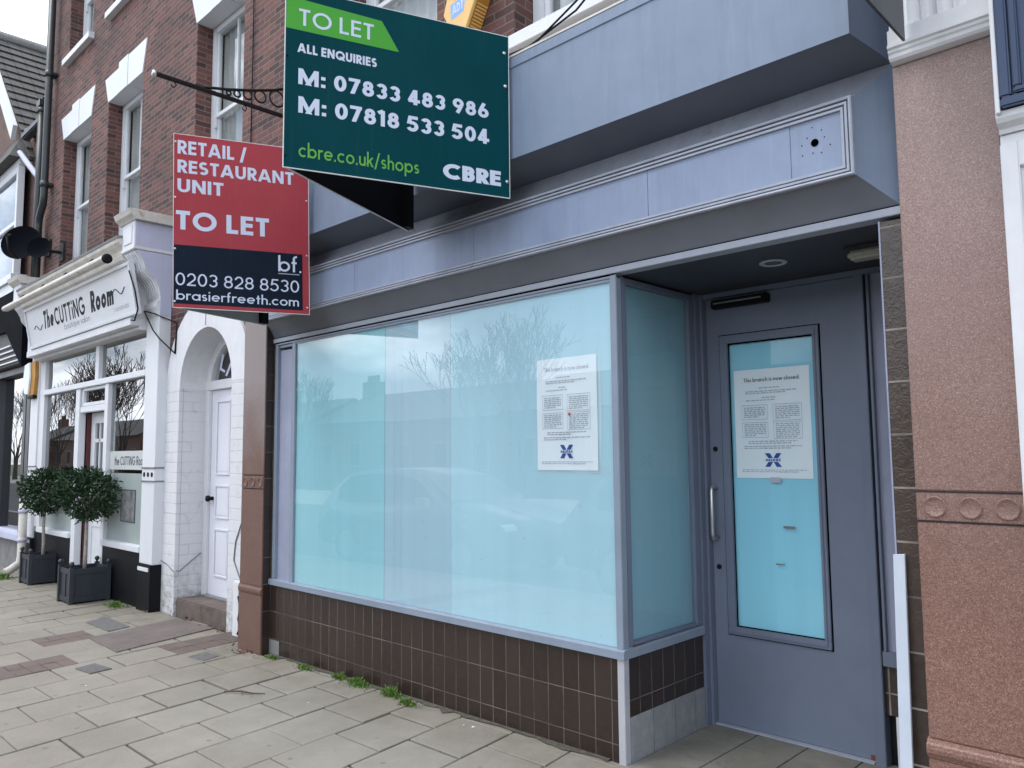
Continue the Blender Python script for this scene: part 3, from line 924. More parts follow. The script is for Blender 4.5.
# upper fascia: standing further out, its underside raked back to the wall
UX0, UX1, UY = -5.52, -1.060, 2.980
mb = MB(); mb.prism([(UX0, UY), (UX1, UY), (FX1, 3.19), (FX0, 3.19)], XY, 3.1035, 3.679)
mb.build('upper_fascia', m_grey, shop)
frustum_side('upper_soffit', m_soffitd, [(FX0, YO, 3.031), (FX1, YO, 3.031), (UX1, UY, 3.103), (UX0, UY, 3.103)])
mb = MB(); mb.face([(UX1, UY, 3.1032), (FX1, YO, 3.1032), (FX1, YO, 3.031)]); mb.build('upper_end', m_grey, shop)
mb = MB(); mb.prism([(2.974, 3.618), (2.974, 3.668), (2.9795, 3.672), (2.9795, 3.614)], YZ, UX0, UX1 + .001); mb.build('fascia_cap', m_grey, shop)
mb = MB()
mb.prism([(2.977, 3.6805), (2.977, 3.692), (3.38, 3.86), (3.38, 3.75)], YZ, -5.86, XR - 0.004)
mb.build('fascia_flashing', m_cream, shop)
mb = MB()
for k in range(2):
    mb.tube([(-5.0 + .3 * k, 3.1, 3.76), (-3.7, 3.05 + .02 * k, 3.735), (-3.05, 3.02, 3.725 + .015 * k), (-2.78 + .05 * k, 3.01, 3.71), (-2.5, 3.1, 3.85 + .05 * k), (-2.2, 3.33, 4.3)], .006, 6)
mb.build('loose_cable', m_black, shop)
# sign box: raised face, raked top, underside and right end
box('sign_box', m_grey, shop, GX0, GX1, YB + .002, 3.19, 2.586, 2.9045)
frustum_side('sloped_panel', m_slope, [(FX1, YO, 3.029), (FX0, YO, 3.029), (GX0, YB, 2.905), (GX1, YB, 2.905)])
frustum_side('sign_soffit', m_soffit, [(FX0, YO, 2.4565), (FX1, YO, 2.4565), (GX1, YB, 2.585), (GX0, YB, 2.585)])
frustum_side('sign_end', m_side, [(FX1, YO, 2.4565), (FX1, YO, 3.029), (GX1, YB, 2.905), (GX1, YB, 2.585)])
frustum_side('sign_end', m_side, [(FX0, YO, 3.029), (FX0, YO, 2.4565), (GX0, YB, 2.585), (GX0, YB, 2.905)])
js = [GX0 + .01, -4.520, -3.301, -2.076, -1.363, GX1 - .01]
mb = MB()
for a, b in zip(js, js[1:]):
    mb.box(a + .0011, b - .0011, 3.0985, 3.1015, 2.61, 2.88, 0.0006)
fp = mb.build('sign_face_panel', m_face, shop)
PR = [(3.101, 0), (3.082, 0), (3.078, .10), (3.080, .26), (3.096, .28), (3.096, .40), (3.084, .42), (3.084, .62), (3.097, .64), (3.097, .76), (3.088, .78), (3.088, 1), (3.101, 1)]
def bead(z0, z1, flip):
    """moulding along the top or bottom edge, its ends mitred at 45 degrees"""
    mb = MB()
    hgt = abs(z1 - z0)
    rows = [(y, t) for y, t in PR]
    L_ = [mb.bm.verts.new((GX0 + t * hgt, y, z0 + t * (z1 - z0))) for y, t in rows]
    R_ = [mb.bm.verts.new((GX1 - t * hgt, y, z0 + t * (z1 - z0))) for y, t in rows]
    for i in range(len(rows) - 1):
        mb.bm.faces.new((L_[i], R_[i], R_[i + 1], L_[i + 1]))
    mb.build('sign_moulding', m_bead, shop)
bead(2.584, 2.630, 1)
bead(2.906, 2.860, -1)
mb = MB()
T_ = [mb.bm.verts.new((GX1 - t * .046, y, 2.906 - t * .046)) for y, t in PR]
B_ = [mb.bm.verts.new((GX1 - t * .046, y, 2.584 + t * .046)) for y, t in PR]
for i in range(len(PR) - 1):
    mb.bm.faces.new((T_[i], B_[i], B_[i + 1], T_[i + 1]))
mb.build('sign_moulding', m_bead, shop)
# cable hole and its ring of screw holes
mb = MB(); mb.lathe([(0.0155, 0.0), (0.0155, -0.003)], (-1.2597, 3.0982, 2.7597), 'Y', 20)
mb.build('cable_hole', m_void, shop)
rn = random.Random(3)
for i in range(9):
    a = i * 0.7 + 0.3; rr = 0.042 + 0.025 * (i % 3) / 2
    mb = MB(); mb.lathe([(0.0025, 0), (0.0025, -0.0015)], (-1.2597 + rr * math.cos(a), 3.0982, 2.7597 + rr * math.sin(a)), 'Y', 8)
    mb.build('screw_hole', m_void, shop)
box('shadow_gap', m_void, shop, XL + .01, XR - .002, 3.186, 3.23, 2.44, 2.4545)
box('lintel_strip', m_strip, shop, XL, XR - .002, 3.180, 3.26, 2.416, 2.449, bev=0.002)
box('shadow_gap', m_void, shop, XL + .12, -2.345, 3.187, 3.23, 2.408, 2.4145)
# shop wall body behind (ceiling void, hidden core)
box('core_wall', m_soffit, shop, XL - 0.25, XR, 3.245, 3.39, 2.45, 3.79)
# window frame
mb = MB()
mb.box(-5.752, -2.342, 3.188, 3.25, 2.394, 2.4075, .002); mb.box(-5.437, -2.385, 3.1915, 3.25, 2.377, 2.3925, .002)             # head
mb.box(-5.752, -5.705, 3.189, 3.25, .541, 2.393, .003)
mb.box(-5.490, -5.437, 3.187, 3.25, .541, 2.393, .003)
mb.box(-5.705, -5.490, 3.20, 3.25, 2.370, 2.393, .003)
fr = mb.build('window_frame', m_frame, shop)
box('corner_post', m_frame, shop, -2.385, -2.342, 3.187, 3.232, .541, 2.414, bev=.003)
box('side_panel', m_greyl, shop, -5.705, -5.490, 3.212, 3.24, .541, 2.352)
mb = MB()
mb.prism([(3.172, .498), (3.172, .536), (3.186, .543), (3.25, .548), (3.25, .498)], YZ, -5.785, -2.331)
mb.build('window_sill', m_frame, shop)
mb = MB()
mb.prism([(-2.331, .498), (-2.331, .536), (-2.345, .543), (-2.40, .548), (-2.40, .498)], XZ, 3.2505, 3.93)
mb.build('window_sill', m_frame, shop, label='porch return sill, darker and stained with rust')
mb = MB()
mb.box(-2.352, -2.340, 3.27, 3.36, .5455, .550); mb.build('rust_stain', m_rust, shop)
# main glass and the film behind it
win = pane('window_glass', shop, -5.437, -2.385, .544, 2.380, 3.196, m_glass)
for a, b, m, lb in ((-5.436, -4.305, m_film1, 'left turquoise window film panel'), (-4.302, -3.632, m_film2, 'middle pale blue window film panel'), (-3.629, -2.386, m_film3, 'right pale sky-blue window film panel')):
    box('window_film', m, win, a, b, 3.206, 3.210, .545, 2.400, label=lb)
box('film_seam', m_black, win, -4.3045, -4.3025, 3.2065, 3.2095, .545, 2.400)
box('film_seam', m_inkg, win, -3.6315, -3.6295, 3.2065, 3.2095, .545, 2.400)
for x in (-4.20, -4.12):
    box('film_crease', m_film3, win, x, x + .004, 3.2045, 3.2058, .62, 2.30)
for (x, z, sx, sz) in ((-2.62, 1.22, .006, .018), (-2.44, 1.42, .006, .008), (-3.95, .547, .12, .006), (-4.75, 1.37, .03, .003), (-2.50, .9, .012, .004), (-3.1, 1.18, .05, .002), (-3.85, 1.95, .016, .007)):
    box('tape_scrap', m_inkg, win, x, x + sx, 3.193, 3.1945, z, z + sz)
# porch return window
mb = MB()
mb.box(-2.392, -2.343, 3.232, 3.275, .548, 2.404, .003)
mb.box(-2.392, -2.343, 3.875, 3.935, .548, 2.404, .003)
mb.box(-2.392, -2.343, 3.275, 3.875, 2.372, 2.404, .003)
mb.box(-2.392, -2.343, 3.275, 3.875, .548, .566, .003)
mb.build('return_frame', m_greyd, shop)
mb = MB(); mb.face([(-2.358, 3.275, .566), (-2.358, 3.875, .566), (-2.358, 3.875, 2.372), (-2.358, 3.275, 2.372)])
rg = mb.build('return_glass', m_glassp, shop, fixn=False)
box('window_film', m_filmr, rg, -2.376, -2.372, 3.276, 3.874, .567, 2.371)
box('tile_pier', m_tile, shop, -5.776, -5.7525, 3.191, 3.25, -.1, 2.404)
box('tile_return', m_tile, shop, -5.7755, -5.7705, 3.128, 3.19, -.1, 2.60)
# stall riser tiles and corner trim
box('stall_riser', m_tile, shop, -5.775, -2.384, 3.192, 3.24, -0.12, .498)
box('plinth_patch', m_lead, shop, -5.775, -5.62, 3.1895, 3.1915, -0.06, .075)
box('corner_trim', m_alu, shop, -2.3835, -2.342, 3.187, 3.229, -0.02, .497, bev=.002)
box('return_riser', m_tile, shop, -2.385, -2.3475, 3.229, 3.93, .21, .498)
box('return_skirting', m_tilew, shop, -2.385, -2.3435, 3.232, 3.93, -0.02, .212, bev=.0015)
# door and its frame
YD = 4.03
mb = MB()
mb.box(-2.39, -2.335, 3.935, YD + .05, -0.01, 2.414, .003)
mb.box(-2.338, -2.322, 3.985, YD + .05, -0.01, 2.414, .003)
mb.box(-2.335, -1.05, YD - .03, YD + .05, 2.386, 2.414, .003)
mb.box(-1.470, -1.420, YD - .03, YD + .05, -0.01, 2.386, .003)
mb.build('door_frame', m_greyd, shop)
dr = MB()
dr.box(-2.320, -2.19, YD, YD + .045, .012, 2.384, 0)
dr.box(-1.69, -1.474, YD, YD + .045, .012, 2.384, 0)
dr.box(-2.19, -1.69, YD, YD + .045, .012, .54, 0)
dr.box(-2.19, -1.69, YD, YD + .045, 2.12, 2.384, 0)
bmesh.ops.remove_doubles(dr.bm, verts=dr.bm.verts, dist=1e-5)
door = dr.build('door', m_doorp, shop)
mb = MB()
for (a, b, c, d) in ((-2.241, -1.657, .494, .5), (-2.241, -1.657, 2.162, 2.168), (-2.241, -2.235, .5, 2.162), (-1.663, -1.657, .5, 2.162)):
    mb.box(a, b, YD - .003, YD - .0004, c, d)
for (a, b, c, d) in ((-2.19, -1.69, .54, .55), (-2.19, -1.69, 2.108, 2.12), (-2.19, -2.182, .55, 2.108), (-1.698, -1.69, .55, 2.108)):
    mb.box(a, b, YD - .0005, YD + .004, c, d)
mb.build('bead_gap', m_void, door)
mb = MB()
for (a, b, c, d) in ((-2.235, -1.663, .500, .545), (-2.235, -1.663, 2.115, 2.162), (-2.235, -2.185, .545, 2.115), (-1.695, -1.663 - .0, .545, 2.115)):
    mb.box(a, b, YD - .014, YD - .0005, c, d, .003)
for (a, b, c, d) in ((-2.218, -1.680, .515, .545), (-2.218, -1.680, 2.115, 2.146), (-2.218, -2.185, .546, 2.114), (-1.695, -1.680, .546, 2.114)):
    mb.box(a, b, YD - .02, YD - .0145, c, d, .002)
mb.build('glazing_bead', m_greyd, door)
dg = pane('door_glass', door, -2.19, -1.69, .54, 2.12, YD + .008, m_glassp)
box('door_film', m_filmd, door, -2.19, -1.69, YD + .020, YD + .023, .54, 2.12)
mb = MB()
mb.tube([(-2.287, YD, 1.30), (-2.287, YD - .055, 1.305), (-2.287, YD - .06, 1.28), (-2.287, YD - .06, 1.05), (-2.287, YD - .055, 1.02), (-2.287, YD, 1.025)], .011, 10)
mb.build('handle', m_steel, door)
mb = MB()
for z in (1.52, .86):
    mb.lathe([(.014, 0), (.014, -.006), (.010, -.009)], (-2.285, YD - .0005, z), 'Y', 14)
mb.build('lock', m_black, door)
mb = MB(); mb.box(-2.26, -1.92, YD - .055, YD - .0005, 2.318, 2.368, .006)
mb.build('door_closer', m_black, door)
mb = MB(); mb.box(-2.24, -1.95, YD - .058, YD - .0555, 2.342, 2.350)
mb.build('closer_stripe', m_lead, door)
box('door_scuff', m_rust, door, -1.500, -1.476, YD - .004, YD - .0008, .013, .035)
for (x, z, sx, sz, m) in ((-1.965, 1.335, .06, .028, m_inkg), (-1.90, 1.095, .065, .012, m_lead), (-1.95, .90, .05, .006, m_lead)):
    box('tape_scrap', m, door, x, x + sx, YD + .0025, YD + .0045, z, z + sz)
box('threshold', m_strip, shop, -2.32, -1.474, YD - .035, YD - .001, .003, .0105)
# sidelight beside the door and recess right wall
mb = MB()
mb.box(-1.418, -1.05, YD - .02, YD + .04, .47, .54, .002)
mb.box(-1.409, -1.396, YD - .022, YD + .04, .54, 2.386, .002)
mb.build('sidelight_frame', m_greyd, shop)
box('sidelight_panel', m_greyl, shop, -1.396, -1.05, YD + .005, YD + .03, .54, 2.386)
box('sidelight_riser', m_tiler, shop, -1.418, -1.05, YD + .0, YD + .03, .24, .47)
box('sidelight_skirting', m_white, shop, -1.375, -1.05, YD - .004, YD + .028, -.01, .238)
box('tile_pier', m_tiler, shop, -1.055, XR + .05, 3.192, 4.08, -0.02, 2.40)
box('pier_trim', m_greyl, shop, -1.0615, -1.0553, 3.190, 3.21, -0.01, 2.405)
# recess ceiling, interior shell
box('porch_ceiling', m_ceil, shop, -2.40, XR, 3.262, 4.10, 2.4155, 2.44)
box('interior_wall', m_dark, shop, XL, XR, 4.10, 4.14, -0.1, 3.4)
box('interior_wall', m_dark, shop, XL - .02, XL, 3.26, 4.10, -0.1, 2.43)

# granite pilasters
def pilaster(x0, x1, yf, z1, mat, nb, tor=1.0):
    mb = MB()
    rs = [(.405, z1, yf)]
    mb.box(x0, x1, yf, 3.26, 1.355, z1, .004)
    mb.box(x0 + .002, x1 - .002, yf + .006, 3.258, 1.349, 1.3555)
    mb.box(x0, x1, yf, 3.26, 1.245, 1.349, .004)
    mb.box(x0 + .002, x1 - .002, yf + .006, 3.258, 1.239, 1.2455)
    mb.box(x0, x1, yf, 3.26, .478, 1.239, .004)
    p = mb.build('pilaster', mat, shop)
    mb = MB()
    pr = [(yf + .01, .412), (yf - .012, .412), (yf - .018, .420), (yf - .030, .430), (yf - .033, .444), (yf - .028, .458), (yf - .015, .464), (yf - .010, .472), (yf + .01, .479)]
    pr = [(yf + (y - yf) * (tor if y < yf else 1), z) for y, z in pr]
    mb.prism(pr, YZ, x0 - .010 * tor, x1 + .003)
    mb.build('base_moulding', mat, p)
    mb = MB(); mb.box(x0 - .003, x1 + .003, yf - .010 * tor, 3.26, -0.12, .412, .004); mb.build('plinth', mat, p)
    mb = MB()
    for z in (1.2405, 1.3475): mb.box(x0 + .001, x1 - .001, yf + .0022, yf + .0055, z + .0015, z + .0065)
    mb.build('joint_shadow', m_dark, p)
    for i in range(nb):
        cx = x0 + (x1 - x0) * (i + .55) / nb
        mb = MB()
        n = 24
        r0, r1 = .037, .030
        ring = lambda r, y: [mb.bm.verts.new((cx + r * math.cos(2 * PI * k / n), y, 1.297 + r * math.sin(2 * PI * k / n))) for k in range(n)]
        a, b, c = ring(.039, yf - .001), ring(.036, yf - .007), ring(.031, yf - .002)
        d = ring(.0, yf - .005)
        for p0, p1 in ((a, b), (b, c), (c, d)):
            for k in range(n):
                f = mb.bm.faces.new((p0[k], p0[(k + 1) % n], p1[(k + 1) % n], p1[k])); f.smooth = True
        mb.build('roundel', mat, p)
    return p
pR = pilaster(-0.955, -0.612, 3.115, 2.975, m_granite, 3, .5)
tag(pR, label='broad pink granite pilaster right of the porch')
pL = pilaster(-6.14, -5.776, 3.12, 2.64, m_granited, 3, .35)
tag(pL, label='weathered pink granite pilaster between arch and window')
# white fluted capital on the right pilaster
mb = MB()
mb.prism([(3.115, 2.977), (3.082, 2.982), (3.074, 2.992), (3.072, 3.005), (3.066, 3.012), (3.066, 3.022), (3.058, 3.028), (3.058, 3.04), (3.068, 3.045), (3.068, 3.10), (3.26, 3.10), (3.26, 2.977)], YZ, -0.952, -0.610)
cap = mb.build('capital', m_whited, shop)
mb = MB()
xs = [-0.94 + i * 0.055 for i in range(7)]
pl = [(-0.948, 3.08)]
for x in xs[:-1]:
    pl += [(x + .004, 3.08), (x + .012, 3.094), (x + .022, 3.10), (x + .033, 3.10), (x + .043, 3.094), (x + .051, 3.08)]
pl += [(-0.612, 3.08), (-0.612, 3.26), (-0.948, 3.26)]
mb.prism(pl, XY, 3.10, 3.62)
mb.build('fluted_block', m_whited, cap)

# ================================================================== BRICK TERRACE
YW = 3.40
terr = thing('brick_terrace', 'tall red brick terrace with white stepped lintels and sash windows above the shops', 'building', (-7.5, YW, 0))
wins = []     # x0, x1, z0, z1, curtain side, bar
wins += [(-12.29, -11.12, 4.10, 6.11), (-10.49, -9.35, 4.10, 6.08), (-7.885, -6.83, 4.10, 6.09), (-5.08, -3.985, 4.10, 6.09), (-3.24, -2.12, 4.10, 6.09), (-1.6, -.5, 4.1, 6.09)]
wins += [(-12.24, -11.22, 7.31, 9.1), (-10.49, -9.35, 7.31, 9.1), (-7.885, -6.83, 7.31, 9.1), (-5.08, -3.985, 7.31, 9.1)]
holes = [(a, b, c, d) for a, b, c, d in wins] + [(-8.02, -6.88, -.2, 2.774), (-12.56, -8.67, -.3, 3.10), (-6.13, 3.0, -.3, 3.40)]
XW0, XW1, ZT = -13.05, 3.0, 9.9
def brick_wall():
    xs = sorted(set([XW0, XW1] + [h[0] for h in holes] + [h[1] for h in holes]))
    zs = sorted(set([-0.4, ZT] + [h[2] for h in holes] + [h[3] for h in holes]))
    zs = [z for z in zs if z >= -0.4]
    mb = MB()
    for a, b in zip(xs, xs[1:]):
        for c, d in zip(zs, zs[1:]):
            m = ((a + b) / 2, (c + d) / 2)
            if any(h[0] < m[0] < h[1] and h[2] < m[1] < h[3] for h in holes):
                continue
            mb.face([(a, YW, c), (b, YW, c), (b, YW, d), (a, YW, d)])
    for a, b, c, d in wins:
        q = YW + .26
        mb.face([(a, YW, c), (a, YW, d), (a, q, d), (a, q, c)])
        mb.face([(b, YW, d), (b, YW, c), (b, q, c), (b, q, d)])
        mb.face([(a, YW, d), (b, YW, d), (b, q, d), (a, q, d)])
        mb.face([(b, YW, c), (a, YW, c), (a, q, c), (b, q, c)])
    mb.face([(XW0, YW, -.4), (XW0, YW, ZT), (XW0, 11, ZT), (XW0, 11, -.4)])
    mb.face([(XW1, YW, -.4), (XW1, 11, -.4), (XW1, 11, ZT), (XW1, YW, ZT)])
    mb.face([(XW0, 11, -.4), (XW0, 11, ZT), (XW1, 11, ZT), (XW1, 11, -.4)])
    mb.build('brick_wall', m_brick, terr, fixn=False)
    mb = MB()
    mb.prism([(XW0 - .1, ZT), (XW1 + .1, ZT), (XW1 + .1, ZT + .25), (XW0 - .1, ZT + .25)], XZ, YW - .3, 11.2)
    mb.build('roof', m_slate, terr)
brick_wall()
def sash(i, x0, x1, z0, z1):
    y = YW + .17
    f = MB()
    f.box(x0 + .002, x0 + .075, y, y + .08, z0, z1 - .008, .004)
    f.box(x1 - .075, x1 - .002, y, y + .08, z0, z1 - .008, .004)
    f.box(x0 + .075, x1 - .075, y, y + .08, z1 - .075, z1 - .008, .004)
    f.box(x0 + .075, x1 - .075, y + .01, y + .08, z0, z0 + .08, .004)
    zm = (z0 + z1) / 2 - .02
    f.box(x0 + .075, x1 - .075, y + .012, y + .06, zm, zm + .045, .004)
    f.box(x0 + .075, x0 + .115, y + .020, y + .055, zm + .045, z1 - .07, .003)
    f.box(x1 - .115, x1 - .075, y + .020, y + .055, zm + .045, z1 - .07, .003)
    f.box(x0 + .075, x0 + .12, y + .035, y + .07, z0 + .08, zm, .003)
    f.box(x1 - .12, x1 - .075, y + .035, y + .07, z0 + .08, zm, .003)
    f.box(x0 + .078, x0 + .105, y + .002, y + .035, zm - .11, zm - .001, .005)      # sash horns
    f.box(x1 - .105, x1 - .078, y + .002, y + .035, zm - .11, zm - .001, .005)
    xc = (x0 + x1) / 2
    f.box(xc - .012, xc + .012, y + .022, y + .05, zm + .045, z1 - .07, .003)
    w = f.build('sash_window', m_white, terr)
    g = MB()
    g.face([(x0 + .1, y + .04, zm), (x1 - .1, y + .04, zm), (x1 - .1, y + .04, z1 - .05), (x0 + .1, y + .04, z1 - .05)])
    g.face([(x0 + .1, y + .055, z0 + .05), (x1 - .1, y + .055, z0 + .05), (x1 - .1, y + .055, zm), (x0 + .1, y + .055, zm)])
    g.build('glass', m_glassw, w)
    rr = random.Random(i)
    c = MB()
    zt = z1 - .03
    n = 40
    def drape(a, b, zb):
        pts = []
        for k in range(n + 1):
            pts.append((a + (b - a) * k / n, y + .10 + .015 * math.sin(k * 1.3 + i)))
        for p, q in zip(pts, pts[1:]):
            c.face([(p[0], p[1], zb), (q[0], q[1], zb), (q[0], q[1], zt), (p[0], p[1], zt)])
    wd = x1 - x0
    drape(x0 + .05, x1 - .05, z0)
    c.build('curtain', m_curt, w, fixn=False)
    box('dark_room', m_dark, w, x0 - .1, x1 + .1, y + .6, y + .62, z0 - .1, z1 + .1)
    s = MB()
    s.prism([(YW - .075, z0 - .105), (YW - .075, z0 - .02), (YW + .18, z0 + .0), (YW + .18, z0 - .105)], YZ, x0 - .06, x1 + .06, .003)
    s.build('window_sill', m_white, w)
    if z1 < 7:
        h = z1
        l = MB()
        # flared flat arch: lower left wing, then keystone and right wing one step higher
        l.prism([(x0 + .003, h - .004), (x0 + .36, h - .004), (x0 + .36, h + .335), (x0 - .13, h + .335)], XZ, YW - .012, YW + .18)
        l.prism([(x0 + .362, h - .006), (x0 + .665, h - .006), (x0 + .665, h + .40), (x0 + .362, h + .40)], XZ, YW - .018, YW + .18)
        l.prism([(x0 + .671, h - .005), (x1 - .003, h - .005), (x1 + .11, h + .385), (x0 + .671, h + .385)], XZ, YW - .014, YW + .18)
        l.build('lintel', m_white, w)
for i, w_ in enumerate(wins):
    sash(i, *w_)

# arched entrance
ACX, ARI, ARO, ZSP = -7.45, .57, .91, 2.205
mb = MB()
n = 28
pts_o = [(ACX + ARO * math.cos(PI * k / n), ZSP + ARO * math.sin(PI * k / n) * .98) for k in range(n + 1)]
pts_i = [(ACX + ARI * math.cos(PI * k / n), ZSP + ARI * math.sin(PI * k / n)) for k in range(n + 1)]
def ring_seg(mb, k0, k1, y0, y1):
    poly = pts_o[k0:k1 + 1] + pts_i[k0:k1 + 1][::-1]
    lo = [mb.bm.verts.new((p[0], y0, p[1])) for p in poly]; hi = [mb.bm.verts.new((p[0], y1, p[1])) for p in poly]
    m = k1 - k0 + 1
    for j in range(m - 1):
        for vs in (lo, hi):
            mb.bm.faces.new((vs[j], vs[j + 1], vs[2 * m - 2 - j], vs[2 * m - 1 - j]))
    N = len(poly)
    for j in range(N):
        mb.bm.faces.new((lo[j], lo[(j + 1) % N], hi[(j + 1) % N], hi[j]))
mb2 = MB(); ring_seg(mb2, 0, n // 2, YW - .025, YW + .02); ring_seg(mb2, n // 2, n, YW - .022, YW + .02)
ent = mb2.build('arch_surround', m_whited, terr)
box('keystone_joint', m_lead, ent, ACX - .006, ACX + .006, YW - .028, YW - .02, ZSP + ARI + .02, ZSP + ARO - .03)
mb = MB()
mb.box(-8.35, -8.02, YW - .024, YW + .02, -0.15, ZSP, .004)
mb.box(-6.88, -6.55, YW - .024, YW + .02, -0.15, ZSP, .004)
mb.face([(-8.0201, YW + .02, -.12), (-8.0201, YW + .02, ZSP), (-8.0201, YW + .29, ZSP), (-8.0201, YW + .29, -.12)])
mb.face([(-6.8799, YW + .02, -.12), (-6.8799, YW + .29, -.12), (-6.8799, YW + .29, ZSP), (-6.8799, YW + .02, ZSP)])
mb.build('painted_jamb', m_brickw, terr)
mb = MB()
for k in range(n):
    a, b = pts_i[k], pts_i[k + 1]
    f = mb.face([(a[0], YW + .02, a[1]), (b[0], YW + .02, b[1]), (b[0], YW + .29, b[1]), (a[0], YW + .29, a[1])]); f.smooth = True
mb.build('arch_intrados', m_whited, terr)
# wooden door frame, door, fanlight, step
yd = 3.685
mb = MB()
mb.box(-8.02, -7.93, yd - .03, yd + .06, .09, ZSP, .004)
mb.box(-6.97, -6.88, yd - .03, yd + .06, .09, ZSP, .004)
mb.box(-8.02, -6.88, yd - .04, yd + .06, ZSP - .01, ZSP + .085, .004)
for k in range(n):
    a0, a1 = PI * k / n, PI * (k + 1) / n
    q = [(ACX + r * math.cos(a), ZSP + r * math.sin(a)) for r, a in ((.57, a0), (.57, a1), (.47, a1), (.47, a0))]
    mb.prism(q, XZ, yd - .03, yd + .05)
dfr = mb.build('entrance_frame', m_whited, terr)
mb = MB(); mb.prism([(ACX + .47 * math.cos(PI * k / n), ZSP + .08 + (.47 * math.sin(PI * k / n)) * .85) for k in range(n + 1)], XZ, yd + .01, yd + .016)
fan = mb.build('fanlight', m_glassp, terr)
lettering('lettering', 'L/', m_ltr, fan, (-7.80, yd + .0085, ZSP + .20), (1, 0, -.35), (.35, 0, 1), (0, -1, 0), .26, .17, .16)
box('fanlight_dark', m_dark, fan, -7.95, -6.95, yd + .1, yd + .12, ZSP, 2.8)
mb = MB()
mb.box(-7.925, -6.975, yd, yd + .04, .10, ZSP - .012, .002)
edoor = mb.build('entrance_door', m_door_w, terr)
for (a, b, c, d) in ((-7.80, -7.50, 1.32, 2.08), (-7.40, -7.10, 1.32, 2.08), (-7.80, -7.50, .88, 1.22), (-7.40, -7.10, .88, 1.22), (-7.80, -7.50, .30, .78), (-7.40, -7.10, .30, .78)):
    mb = MB()
    for q in ((a, b, c, c + .02), (a, b, d - .02, d), (a, a + .02, c + .02, d - .02), (b - .02, b, c + .02, d - .02)):
        mb.box(q[0], q[1], yd - .012, yd - .0005, q[2], q[3], .003)
    mb.box(a + .035, b - .035, yd - .006, yd - .0005, c + .035, d - .035, .004)
    mb.build('door_panel', m_door_w, edoor)
mb = MB(); mb.lathe([(.02, 0), (.02, -.03), (.032, -.045), (.03, -.07), (.0, -.08)], (-7.86, yd, 1.08), 'Y', 14); mb.build('knob', m_black, edoor)
mb = MB(); mb.box(-8.015, -6.885, YW + .0, yd + .08, -0.12, .095, .012); mb.build('doorstep', m_stone, terr)
box('threshold', m_lead, terr, -7.93, -6.97, yd - .06, yd - .001, .0955, .112, bev=.003)
box('entry_backing', m_dark, terr, -8.1, -6.8, yd + .2, yd + .22, 0, 2.9)
# thin cable stapled down the brick above the arch, and on the painted jamb
mb = MB(); mb.tube([(-6.63, YW - .012, 9.6), (-6.632, YW - .012, 7.0), (-6.628, YW - .012, 5.2), (-6.632, YW - .012, 4.3)], .006, 6); mb.build('cable', m_black, terr)
mb = MB(); mb.tube([(-8.35, YW - .028, .44), (-8.2, YW - .03, .42), (-8.03, YW - .03, .36), (-8.012, YW + .03, .36), (-8.01, YW + .16, .46), (-8.01, YW + .24, .52)], .005, 6)
mb.build('cable', m_lead, terr)
mb = MB(); mb.tube([(-6.60, YW - .03, .95), (-6.72, YW - .03, .75), (-6.75, YW - .03, .58), (-6.62, YW - .03, .42), (-6.50, YW - .03, .36)], .006, 6)
mb.build('cable', m_lead, terr)

# ================================================================== HAIR SALON
sal = thing('hair_salon', 'white Victorian hair salon shopfront with tilted name board, black stall riser and bay trees outside', 'shop', (-10.5, 3.3, gz(-10.5)))
zb = gz(-10.5) - .06
def salpil(x0, x1):
    mb = MB()
    mb.box(x0, x1, 3.28, 3.42, .40, 3.03, .004)
    p = mb.build('salon_pilaster', m_white, sal)
    mb = MB(); mb.box(x0 - .01, x1 + .01, 3.262, 3.42, -.2, .40, .006); mb.build('pilaster_base', m_black, p)
    mb = MB(); mb.box(x0 + .03, x1 - .03, 3.252, 3.262, .33, .37, .003); mb.build('base_strip', m_white, p)
    mb = MB()
    for z in (1.255, 1.395):
        mb.box(x0 - .006, x1 + .006, 3.27, 3.42, z - .008, z + .008, .003)
    mb.build('band_groove', m_lead, p)
    mb = MB()
    for i in range(3):
        cx = x0 + (x1 - x0) * (i + .65) / 3.3
        mb.lathe([(.026, 0), (.026, -.004)], (cx, 3.2795, 1.325), 'Y', 14)
    mb.build('band_hole', m_black, p)
    # corbel console: side profile in y,z
    prof = [(3.42, 3.0), (3.42, 3.66), (3.02, 3.66), (3.055, 3.62), (3.095, 3.55), (3.115, 3.48), (3.16, 3.43), (3.22, 3.38), (3.262, 3.30), (3.280, 3.20), (3.283, 3.16), (3.25, 3.15), (3.25, 3.10), (3.265, 3.06), (3.275, 3.0)]
    mb = MB(); mb.prism(prof, YZ, x0, x1); c = mb.build('console', m_whited, p)
    mb = MB()
    for i in range(5):
        xx = x0 + .05 + i * (x1 - x0 - .1) / 4
        mb.tube([(xx, 3.015, 3.655), (xx, 3.05, 3.615), (xx, 3.09, 3.545), (xx, 3.11, 3.475), (xx, 3.155, 3.425), (xx, 3.215, 3.375), (xx, 3.257, 3.295), (xx, 3.276, 3.20)], .012, 6)
    mb.build('flute', m_white, c)
    mb = MB(); mb.box(x0 - .012, x1 + .012, 2.99, 3.42, 3.665, 3.70, .006); mb.box(x0 + .0, x1 - .0, 3.0, 3.42, 3.70, 3.97, .003)
    mb.box(x0 + .06, x1 - .06, 2.992, 3.0, 3.74, 3.93, .003)
    cp = mb.build('cap_block', m_whited, p)
    mb = MB()
    mb.prism([(3.42, 3.97), (2.99, 3.97), (2.975, 3.99), (2.94, 4.02), (2.93, 4.05), (2.92, 4.075), (3.42, 4.075)], YZ, x0 - .06, x1 + .06, .002)
    mb.build('cap_cornice', m_cream, p)
    return p
salpil(-8.68, -8.345); salpil(-12.90, -12.545)
